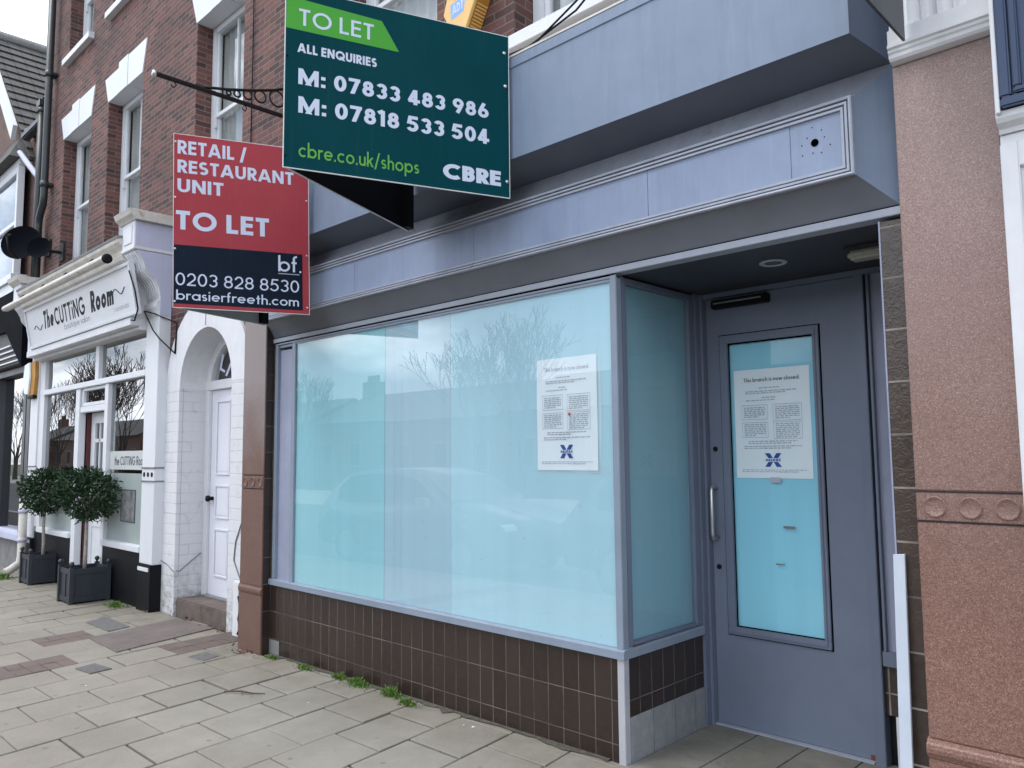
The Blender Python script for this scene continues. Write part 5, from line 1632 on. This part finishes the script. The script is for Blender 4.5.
pk = thing('loose_board', 'narrow white board leaning upright against the tiled pier of the porch', 'board', (-1.03, 3.15, 0))
mb = MB()
mb.prism([(-1.071, 0.0), (-1.027, 0.0), (-1.022, 1.112), (-1.064, 1.108)], XZ, 3.135, 3.150, .0015)
for v in mb.bm.verts: v.co.y += .033 * v.co.z
mb.build('plank', m_plank, pk)

def notice(name, label, x0, x1, z0, z1, y, title_ink, red):
    t = thing(name, label, 'notice', ((x0 + x1) / 2, y, z0))
    w_, h_ = x1 - x0, z1 - z0
    mb = MB()
    N = 10
    for i in range(N):
        for j in range(N):
            def pt(a, b):
                xx, zz = x0 + w_ * a / N, z0 + h_ * b / N
                return (xx, y + .0012 * math.sin(a * 1.1 + b * .8), zz)
            mb.face([pt(i, j), pt(i + 1, j), pt(i + 1, j + 1), pt(i, j + 1)])
    bmesh.ops.remove_doubles(mb.bm, verts=mb.bm.verts, dist=1e-5)
    sh = mb.build('sheet', m_paper, t, fixn=False)
    yy = y - .0022
    lettering('lettering', 'This branch is now closed.', title_ink, sh, (x0 + .14 * w_, yy, z0 + .885 * h_), (1, 0, 0), (0, 0, 1), (0, -1, 0), .74 * w_, .036 * h_, .135)
    rr = random.Random(int(-x0 * 100))
    def para(mb, a, b, z, n, dz=.014, thk=.0045):
        for i in range(n):
            xx = a
            end = b if i < n - 1 else a + (b - a) * rr.uniform(.5, .9)
            while xx < end:
                ww = min(rr.uniform(.02, .07), end - xx)
                zz = z - i * dz
                mb.face([(x0 + xx * w_, yy, z0 + (zz - thk) * h_), (x0 + (xx + ww) * w_, yy, z0 + (zz - thk) * h_), (x0 + (xx + ww) * w_, yy, z0 + (zz + thk) * h_), (x0 + xx * w_, yy, z0 + (zz + thk) * h_)])
                xx += ww + .012
    mb = MB()
    para(mb, .34, .66, .825, 1); para(mb, .16, .84, .795, 2, .017)
    para(mb, .38, .62, .735, 1); para(mb, .16, .84, .712, 1)
    para(mb, .13, .42, .645, 6, .017); para(mb, .55, .86, .645, 7, .017)
    para(mb, .13, .42, .49, 7, .017); para(mb, .55, .86, .49, 8, .017)
    para(mb, .18, .82, .335, 2, .018); para(mb, .12, .88, .29, 2, .018)
    para(mb, .08, .92, .075, 2, .016, .003)
    mb.build('small_print', m_inkg, sh, fixn=False)
    mb = MB()
    def fr(a, b, c, d):
        e = .004
        for q in ((a, b, c, c + e), (a, b, d - e, d), (a, a + e, c + e, d - e), (b - e, b, c + e, d - e)):
            mb.face([(x0 + q[0] * w_, yy, z0 + q[2] * h_), (x0 + q[1] * w_, yy, z0 + q[2] * h_), (x0 + q[1] * w_, yy, z0 + q[3] * h_), (x0 + q[0] * w_, yy, z0 + q[3] * h_)])
    fr(.10, .45, .535, .67); fr(.52, .89, .52, .67); fr(.10, .45, .37, .51); fr(.52, .89, .355, .51)
    mb.build('text_box', m_inkg, sh, fixn=False)
    # blue cross-shaped emblem with the bank name across it
    mb = MB()
    cx, cz, s_ = x0 + .5 * w_, z0 + .165 * h_, .085 * w_
    for sx in (1, -1):
        for sz in (1, -1):
            mb.face([(cx + sx * s_ * q[0], yy, cz + sz * s_ * q[1]) for q in ((.04, .27), (.50, 1.0), (1.28, 1.0), (.74, .27))])
    mb.build('emblem', m_inkb, sh, fixn=False)
    lettering('lettering', 'HALIFAX', m_inkb, sh, (cx - 1.15 * s_, yy, cz - .17 * s_), (1, 0, 0), (0, 0, 1), (0, -1, 0), 2.3 * s_, .34 * s_, .24)
    if red:
        mb = MB(); mb.lathe([(.008, 0), (.008, -.0006)], (x0 + .555 * w_, yy, z0 + .492 * h_), 'Y', 12); mb.build('red_dot', m_redp, sh)
    return t
nw = notice('notice', 'white branch-closed poster with a red dot taped inside the big turquoise window', -2.908, -2.488, 1.413, 2.018, 3.2025, m_inkg, True)
nd = notice('notice', 'white branch-closed poster taped inside the glass of the grey door', -2.166, -1.730, 1.358, 1.958, YD + .0155, m_inkd, False)
mb = MB(); mb.prism([(-2.92, 1.405), (-2.473, 1.400), (-2.458, 1.70), (-2.470, 2.04), (-2.478, 2.03), (-2.478, 1.41)], XZ, 3.2045, 3.2050)
mb.build('tape_edge', paint('clear_tape', (.56, .70, .78, 1), .4, .05), nw)

# ================================================================== END PANEL AND RIGHT NEIGHBOUR
ep = thing('projecting_panel', 'dark grey projecting panel whose corner hangs in front of the white fluted capital', 'panel', (-0.89, 2.6, 3.05))
mb = MB(); mb.box(-0.893, -0.883, 2.55, 3.05, 3.030, 3.55, .002); mb.build('panel_body', m_dgrey, ep)
nbs = thing('neighbouring_shop', 'next-door shopfront with navy fascia end and white panelled pilaster at the right edge', 'shop', (0.2, 3.1, 0))
mb = MB(); mb.box(-.5835, .9, 3.02, 3.26, 2.662, 3.9, .003); mb.build('fascia', m_nblue, nbs)
mb = MB()
for q in ((-.5845, .9, 2.655, 2.69), (-.5845, -.55, 2.69, 3.9)):
    mb.box(q[0], q[1], 2.995, 3.02, q[2], q[3], .006)
for q in ((-.545, .9, 2.70, 2.72), (-.545, -.522, 2.72, 3.9)):
    mb.box(q[0], q[1], 3.004, 3.02, q[2], q[3], .005)
mb.build('fascia_moulding', m_nblue, nbs)
mb = MB(); mb.box(-.600, -.5860, 3.0, 3.26, 2.64, 3.9, .002); mb.build('edge_board', m_white, nbs)
mb = MB()
mb.prism([(3.26, 2.585), (3.06, 2.585), (3.055, 2.60), (3.03, 2.615), (3.02, 2.63), (3.02, 2.652), (3.26, 2.652)], YZ, -.604, .9); mb.build('moulding', m_whited, nbs)
mb = MB()
mb.box(-.605, .3, 3.07, 3.26, -.1, 2.584, .003)
for q in ((-.605, -.55, -.1, 2.55), (-.55, .3, 2.46, 2.55)):
    mb.box(q[0], q[1], 3.055, 3.07, q[2], q[3], .004)
mb.build('pilaster_board', m_whited, nbs)

# ================================================================== PLANTERS WITH BAY TREES
def planter(loc, label):
    t = thing('planter', label, 'planter', loc, 'square planters outside the salon')
    L = Vector(loc)
    s_, h_ = .19, .385
    B_ = lambda *a, bev=.0: (L.x + a[0], L.x + a[1], L.y + a[2], L.y + a[3], L.z + a[4], L.z + a[5])
    mb = MB()
    for sx in (1, -1):
        mb.box(*B_(sx * s_ - .011 * sx, sx * s_, -s_ + .02, s_ - .02, .02, h_ - .01), bev=.002)
        mb.box(*B_(-s_ + .02, s_ - .02, sx * s_ - .011 * sx, sx * s_, .02, h_ - .01), bev=.002)
    body = mb.build('body', m_plant, t)
    mb = MB()
    for sx in (1, -1):
        for z0, z1 in ((.02, .075), (h_ - .065, h_ - .005)):
            mb.box(*B_(sx * s_ + .001 * sx, sx * s_ + .010 * sx, -s_ + .02, s_ - .02, z0, z1), bev=.002)
            mb.box(*B_(-s_ + .02, s_ - .02, sx * s_ + .001 * sx, sx * s_ + .010 * sx, z0, z1), bev=.002)
        mb.box(*B_(-.02, .02, sx * s_ + .001 * sx, sx * s_ + .008 * sx, .075, h_ - .065), bev=.002)
        mb.box(*B_(sx * s_ + .001 * sx, sx * s_ + .008 * sx, -.02, .02, .075, h_ - .065), bev=.002)
    mb.build('rail', m_plant, body)
    for sx in (1, -1):
        for sy in (1, -1):
            mb = MB(); cx, cy = L.x + sx * s_, L.y + sy * s_
            mb.box(cx - .022, cx + .022, cy - .022, cy + .022, L.z, L.z + h_ + .015, .003)
            mb.lathe([(.012, 0), (.012, .012), (.020, .020), (.027, .034), (.027, .044), (.018, .060), (.0, .066)], (cx, cy, L.z + h_ + .014), 'Z', 12)
            mb.build('corner_post', m_plant, t)
    mb = MB(); mb.box(*B_(-s_ + .012, s_ - .012, -s_ + .012, s_ - .012, h_ - .10, h_ - .06)); mb.build('soil', m_soil, t)
    return t
P1_, P2_ = (-9.70, 3.075, gz(-9.7)), (-11.72, 3.20, gz(-11.72))
pl1 = planter(P1_, 'dark grey square planter, the nearer of two to the arch')
pl2 = copy_tree(pl1); pl2.location = P2_
pl2['label'] = 'dark grey square planter, the farther one beside the white downpipe'

def bay_tree():
    t = thing('bay_tree', 'clipped lollipop bay tree in the nearer planter, in front of the salon door', 'tree', (P1_[0], P1_[1], P1_[2] + .30), 'lollipop bay trees')
    L = Vector(t.location)
    mb = MB(); mb.tube([L + Vector((0, 0, 0)), L + Vector((.008, 0, .2)), L + Vector((-.004, .004, .42)), L + Vector((.005, 0, .80))], [.023, .021, .019, .015], 10)
    rr = random.Random(11)
    for k in range(12):
        a = rr.uniform(0, 2 * PI)
        mb.tube([L + Vector((.003, 0, .58 + .015 * k)), L + Vector((math.cos(a) * .12, math.sin(a) * .12, .68 + .02 * k)), L + Vector((math.cos(a) * .22, math.sin(a) * .22, .74 + .025 * k))], [.008, .006, .003], 5)
    mb.build('trunk', m_bark, t)
    mb = MB()
    cc = L + Vector((0, 0, .885))
    lob = [(Vector((rr.gauss(0, 1), rr.gauss(0, 1), rr.gauss(0, 1))).normalized(), rr.uniform(-.10, .10)) for _ in range(26)]
    def rad(d):
        r = .300
        for v, a in lob:
            k = max(0, d.dot(v))
            r += a * .5 * k ** 10
        return r
    N = 2600
    for i in range(N):
        d = Vector((rr.gauss(0, 1), rr.gauss(0, 1), rr.gauss(0, 1))).normalized()
        r = rad(d) * (rr.random() ** .28)
        if i < 220: r = rad(d) * rr.uniform(1.0, 1.18)
        p = cc + Vector((d.x * r, d.y * r, d.z * r * 1.02))
        ln, wd = rr.uniform(.042, .070), rr.uniform(.016, .026)
        ax = (d * .7 + Vector((rr.gauss(0, .6), rr.gauss(0, .6), rr.gauss(0, .5) + .15))).normalized()
        sd2 = ax.cross(Vector((rr.gauss(0, 1), rr.gauss(0, 1), rr.gauss(0, 1)))).normalized()
        nn = ax.cross(sd2)
        pts = [p, p + ax * ln * .35 + sd2 * wd * .5 + nn * .004, p + ax * ln * .7 + sd2 * wd * .42 + nn * .003, p + ax * ln - nn * .006, p + ax * ln * .7 - sd2 * wd * .42 + nn * .003, p + ax * ln * .35 - sd2 * wd * .5 + nn * .004]
        mb.face(pts)
    mb.build('crown', m_leaf, t, fixn=False)
    return t
bt = bay_tree()
bt2 = copy_tree(bt); bt2.location = (P2_[0], P2_[1], P2_[2] + .30); bt2.rotation_euler = (0, 0, 2.1)
bt2['label'] = 'clipped lollipop bay tree in the farther planter, beside the left salon pilaster'

# ================================================================== SMALL THINGS ON THE PAVEMENT
def quad_plate(name, pts, mat, label, cat, th=.012, lift=.003):
    mb = MB()
    mb.prism(pts, lambda a, b, c: (a, b, gz(a) + c), -th, lift, .002)
    return mb.build(name, mat, None, label=label, cat=cat)
quad_plate('access_cover', PLATE, m_plate, 'large brown tread-plate access cover before the arched door', 'cover', .02, .010)
quad_plate('cover_plate', [(-8.285, 2.658), (-7.672, 2.648), (-7.744, 2.865), (-8.461, 2.887)], m_cast, 'grey square iron cover behind the tread plate, nearer the planters', 'cover', .02, .007)
quad_plate('drain_cover', [(-6.47, 2.012), (-6.229, 2.038), (-6.253, 2.195), (-6.513, 2.163)], m_cast, 'small dark iron drain cover set in the red paver band', 'cover', .02, .007)
quad_plate('stop_valve_cover', [(-6.16, 2.72), (-5.94, 2.74), (-6.0, 2.90), (-6.21, 2.88)], m_cast, 'little dark valve cover in front of the granite pilaster plinth', 'cover', .02, .006)

def weed_mesh(seed, n, r, h):
    rr = random.Random(seed)
    mb = MB()
    for i in range(n):
        a, d = rr.uniform(0, 2 * PI), abs(rr.gauss(0, .55)) * r
        b = Vector((math.cos(a) * d * 1.4, math.sin(a) * d * .6, 0))
        hh = h * rr.uniform(.35, 1.0) * max(.3, 1 - d / (r * 1.7))
        tip = b + Vector((rr.gauss(0, .4) * hh, rr.gauss(0, .4) * hh, hh))
        sd2 = Vector((rr.gauss(0, 1), rr.gauss(0, 1), 0)).normalized() * rr.uniform(.004, .008)
        m_ = (b + tip) / 2 + Vector((rr.gauss(0, .006), rr.gauss(0, .006), .006))
        mb.face([b - sd2 * .3, m_ - sd2, tip, m_ + sd2, b + sd2 * .3])
        for _ in range(2):
            q = b + (tip - b) * rr.uniform(.4, 1)
            e = Vector((rr.gauss(0, 1), rr.gauss(0, 1), rr.gauss(0, .4))).normalized() * rr.uniform(.008, .016)
            f_ = Vector((rr.gauss(0, 1), rr.gauss(0, 1), rr.gauss(0, .4))).normalized() * rr.uniform(.004, .008)
            mb.face([q, q + e * .5 + f_, q + e, q + e * .5 - f_])
    return mb
for i, (x, y, n_, r_, h_, lab) in enumerate((
        (-5.62, 3.13, 120, .075, .05, 'small green weed at the foot of the granite pilaster'),
        (-5.14, 3.13, 150, .10, .06, 'low green weed at the wall foot, second from the pilaster'),
        (-4.72, 3.15, 150, .09, .07, 'green weed against the brown tiles, left of the biggest tuft'),
        (-4.50, 3.14, 280, .15, .085, 'biggest bushy weed tuft along the foot of the brown tiles'),
        (-4.12, 3.13, 200, .09, .11, 'upright leafy weed at the wall, right of the biggest tuft'),
        (-3.90, 3.09, 150, .09, .07, 'yellowish weed on the pavement, farthest right of the row'),
        (-9.0, 3.17, 150, .13, .07, 'mossy weed tuft beside the salon stall riser'),
        (-12.55, 2.95, 180, .22, .10, 'rough grass tuft under the shoe of the white downpipe'))):
    mb = weed_mesh(i, n_, r_, h_)
    o = mb.build('weed', m_weed, None, label=lab, cat='weed', group='weeds along the wall foot', fixn=False)
    o.location = (x, y, gz(x)); o.scale = (.70, .70, .72) if i < 6 else (1, 1, 1)
rr = random.Random(9)
mb = MB()
pts = []
x = -5.76
while x < -2.40:
    pts.append((x, 3.188 - abs(rr.gauss(.022, .016)))); x += rr.uniform(.03, .09)
for a_, b_ in zip(pts, pts[1:]):
    mb.face([(a_[0], a_[1], gz(a_[0]) + .0045), (b_[0], b_[1], gz(b_[0]) + .0045), (b_[0], 3.1915, gz(b_[0]) + .010), (a_[0], 3.1915, gz(a_[0]) + .010)])
tag(mb.build('grit', paint('wall_foot_grit', (.075, .068, .052, 1), .95, .4, 30, .4), None), 'line of dirt and grit along the foot of the brown tiles', 'dirt', None, 'stuff')
rr = random.Random(4)
mb = MB()
for i in range(60):
    if i < 34:
        x, y = rr.gauss(-6.0, .10), rr.gauss(3.07, .04)
    elif i < 48:
        x, y = rr.uniform(-8.1, -6.7), rr.uniform(3.30, 3.38)
    else:
        x, y = rr.uniform(-8.9, -8.3), rr.uniform(3.2, 3.26)
    s_ = rr.uniform(.010, .028)
    e = Vector((rr.gauss(0, 1), rr.gauss(0, 1), rr.gauss(0, .5))).normalized() * s_
    f_ = Vector((rr.gauss(0, 1), rr.gauss(0, 1), rr.gauss(0, .5))).normalized() * s_ * .6
    c = Vector((x, y, gz(x) + .014))
    mb.face([c - e, c + f_, c + e, c - f_])
tag(mb.build('leaf_litter', m_dead, None, fixn=False), 'dry brown leaf litter gathered at the pilaster foot and doorstep', 'leaves', None, 'stuff')
t = thing('twig', 'dry brown twig lying on the paving slabs before the tiled wall', 'twig', (-4.9, 2.54, gz(-4.9)))
mb = MB(); z_ = gz(-4.9) + .008
mb.tube([(-5.02, 2.46, z_), (-4.93, 2.53, z_ + .006), (-4.84, 2.56, z_ + .004), (-4.78, 2.62, z_)], [.004, .006, .005, .002], 6)
mb.tube([(-4.93, 2.53, z_ + .006), (-4.86, 2.50, z_ + .01)], [.004, .002], 5); mb.build('stick', m_dead, t)
for i, (x, y, s_) in enumerate(((-3.30, 3.06, .018), (-3.36, 3.05, .010), (-5.9, 1.9, .012), (-4.4, 2.7, .009))):
    mb = MB(); e = s_
    mb.face([(x, y, gz(x) + .006), (x + e, y + e * .3, gz(x) + .009), (x + e * .8, y + e, gz(x) + .006), (x - e * .2, y + e * .7, gz(x) + .008)])
    mb.build('paper_scrap', m_paper, None, label=['white paper scrap beside the brown tiles below the window', 'tiny white paper scrap next to the bigger scrap at the tiled wall', 'tiny pale scrap on the open paving at lower left', 'tiny pale scrap on the slabs before the stall riser'][i], cat='litter', group='litter on the paving', fixn=False)

# ================================================================== ACROSS THE STREET (seen mirrored in the glass)
def house_mesh():
    t = thing('terrace_house', 'low terraced house across the street, mirrored in the shop window', 'house', (0, 0, 0), 'houses across the street')
    mb = MB(); mb.box(-4.5, 4.5, -8, 0, -1, 3.6)
    mb.build('wall', m_brickd, t)
    mb = MB(); mb.prism([(.4, 3.55), (-4.0, 5.6), (-8.4, 3.55)], YZ, -4.5, 4.5); mb.build('roof', m_slate, t)
    mb = MB(); mb.box(-4.4, -3.0, -4.4, -3.6, 4.8, 6.5)
    for k in range(4): mb.lathe([(.12, 0), (.10, .45)], (-4.2 + .33 * k, -4.0, 6.5), 'Z', 8)
    mb.build('chimney', m_brickd, t)
    for x in (-3, 0, 3):
        mb = MB(); mb.box(x - .6, x + .6, -.02, .03, .9, 2.4); w = mb.build('window', m_lead, t)
        mb = MB(); mb.box(x - .5, x + .5, .031, .036, 1.0, 2.3); mb.build('pane', m_dark, w)
    return t
h0 = house_mesh()
hx = [-102.7, -93.7, -84.7, -75.7, -66.7, -57.7, -48.7, -39.7, -30.7, -21.7, -12.7, -3.7]
for i, x in enumerate(hx):
    o = h0 if i == 0 else copy_tree(h0)
    o.location = (x, -20 - (1.0 if i % 3 == 1 else 0), -.2 + (.15 if i % 2 else 0))
    if i not in (6, 7):
        for ch in [q for q in o.children if q.name.startswith('chimney')]:
            if i: bpy.data.objects.remove(ch)
    o['label'] = 'terraced house across the street, mirrored in the window, number %s from the left end' % ['one', 'two', 'three', 'four', 'five', 'six', 'seven', 'eight', 'nine', 'ten', 'eleven', 'twelve'][i]

def bare_tree():
    t = thing('bare_tree', 'bare winter tree across the street', 'tree', (0, 0, 0), 'bare trees across the street')
    rr = random.Random(21)
    mb = MB()
    br = MB()
    def grow(m, p, d, L, r, lev):
        pts = [p]; rs_ = [r]
        q = p.copy()
        for k in range(4):
            d = (d + Vector((rr.gauss(0, .045), rr.gauss(0, .045), .03))).normalized()
            q = q + d * L / 4
            pts.append(q.copy()); rs_.append(max(r * (1 - .17 * (k + 1)), .011))
        m.tube(pts, rs_, 8 if lev == 0 else 5 if lev < 3 else 3, False)
        if lev >= 5: return
        nb_ = 6 if lev == 0 else 3
        a0 = rr.uniform(0, 6.28)
        for k in range(nb_):
            i = 4 if k < 2 else rr.choice((2, 3))
            aa = a0 + k * 6.283 / nb_ + rr.uniform(-.4, .4)
            e1 = d.cross(Vector((.3, .2, 1) if abs(d.z) < .9 else (1, 0, 0))).normalized(); e2 = d.cross(e1)
            sp_ = rr.uniform(.28, .58) if lev else rr.uniform(.25, .6)
            nd = (d + (e1 * math.cos(aa) + e2 * math.sin(aa)) * sp_ + Vector((0, 0, .12))).normalized()
            grow(br, pts[i], nd, L * rr.uniform(.60, .80), max(rs_[i] * .58, .011), lev + 1)
    grow(mb, Vector((0, 0, -.5)), Vector((0, 0, 1)), 2.4, .19, 0)
    mb.build('trunk', m_dbark, t, fixn=False)
    br.build('branches', m_dbark, t, fixn=False)
    return t
b0 = bare_tree()
for i, (x, y, s_, a, lab) in enumerate(((-20.6, -15.5, 1.22, .3, 'bare tree mirrored in the middle of the shop window'), (-24.2, -16.5, 1.15, 2.0, 'bare tree mirrored left of the tallest one'),
                                       (-39.0, -17.0, 1.1, 4.0, 'bare tree mirrored at the left edge of the shop window'), (-43.0, -8.6, 1.25, 1.0, 'large bare tree mirrored in the right salon pane'),
                                       (-38.0, -11, 1.2, 5.0, 'large bare tree mirrored in the left salon pane'), (-56, -11, 1.3, 3.0, 'large bare tree mirrored in the far left shop glass'), (-50, -10, 1.2, .7, 'bare tree beside the large one mirrored in the salon pane'), (-66, -12, 1.3, 2.2, 'bare tree far down the street mirrored in the salon glass'), (-78, -12, 1.3, 4.4, 'farthest bare tree down the street mirrored in the salon glass'))):
    o = b0 if i == 0 else copy_tree(b0)
    o.location = (x, y, -.3); o.scale = (s_, s_, s_); o.rotation_euler = (0, 0, a)
    o['label'] = lab

def car():
    t = thing('parked_car', 'silver hatchback parked at the kerb, mirrored in the shop window', 'car', (0, 0, 0), 'cars parked at the kerb')
    Wd = .86
    prof = [(-2.1, .32), (-2.15, .55), (-2.12, .82), (-2.02, .95), (-1.75, 1.28), (-1.45, 1.43), (-.9, 1.49), (-.2, 1.48), (.30, 1.40), (1.05, 1.0), (1.75, .88), (2.08, .74), (2.14, .50), (2.08, .28), (1.72, .28), (1.65, .52), (1.35, .66), (1.05, .52), (.98, .26), (-.95, .26), (-1.02, .52), (-1.32, .66), (-1.62, .52), (-1.70, .28)]
    mb = MB()
    b = bmesh.new()
    def ring(f, sy):
        return [b.verts.new((x, sy * (Wd - (max(0, z - .85) * f)), z)) for x, z in prof]
    A_, B2 = ring(.32, 1), ring(.32, -1)
    b.faces.new(A_); b.faces.new(B2[::-1])
    N = len(prof)
    for i in range(N):
        b.faces.new((A_[i], B2[i], B2[(i + 1) % N], A_[(i + 1) % N]))
    bmesh.ops.recalc_face_normals(b, faces=b.faces)
    bmesh.ops.bevel(b, geom=[e for e in b.edges if abs(e.verts[0].co.y) > .3 and e.verts[0].co.y * e.verts[1].co.y > 0 and e.calc_face_angle(0) > .3], offset=.05, segments=3, affect='EDGES')
    for f in b.faces: f.smooth = True
    mb.merge(b)
    body = mb.build('body', paint('silver_car_paint', (.10, .108, .118, 1), .22, .02, 2, 0, metal=.2), t)
    mt = paint('car_glass_dark', (.012, .014, .016, 1), .08, .02, 2, 0)
    for s_ in (1, -1):
        mb = MB()
        pts = [(-1.60, .98), (-1.62, 1.20), (-1.40, 1.36), (-.85, 1.42), (-.15, 1.41), (.28, 1.33), (.82, 1.02)]
        fn = lambda z: s_ * (Wd + .006 - max(0, z - .85) * .32)
        lo = [mb.bm.verts.new((x, fn(z), z)) for x, z in pts]
        mb.bm.faces.new(lo)
        mb.build('side_window', mt, t)
    mb = MB(); mb.face([(.40, -.62, 1.375), (1.02, -.74, 1.04), (1.02, .74, 1.04), (.40, .62, 1.375)])
    bmesh.ops.translate(mb.bm, verts=mb.bm.verts, vec=(.015, 0, .02)); mb.build('windscreen', mt, t)
    for x in (-1.32, 1.35):
        for s_ in (1, -1):
            mb = MB(); mb.lathe([(.30, -.10), (.325, -.08), (.325, .08), (.30, .10), (.2, .09), (.2, -.09)], (x, s_ * .74, .325), 'Y', 24); w = mb.build('wheel', m_black, t)
            mb = MB(); mb.lathe([(.0, -.005), (.20, 0), (.21, .02), (.2, .03)], (x, s_ * .74 + s_ * .085, .325), 'Y', 18); mb.build('rim', m_lead, w)
    for s_ in (1, -1):
        mb = MB(); mb.box(.55, .78, s_ * .86, s_ * 1.0, .96, 1.10, .03); mb.build('wing_mirror', m_steel, t)
        mb = MB(); mb.box(1.86, 2.09, s_ * .5, s_ * .78, .66, .78, .03); mb.build('headlight', m_paper, t)
    return t
c0 = car(); c0.location = (-9.2, -1.55, gz(-8.1) - .12)
c1 = copy_tree(c0); c1.location = (-4.0, -1.6, gz(-2.9) - .12); c1['label'] = 'silver hatchback behind the camera, mirrored at the right end of the shop window'
c2 = copy_tree(c0); c2.location = (-17.5, -1.6, gz(-17.5) - .12); c2['label'] = 'silver hatchback parked farther left, mirrored in the salon glass'
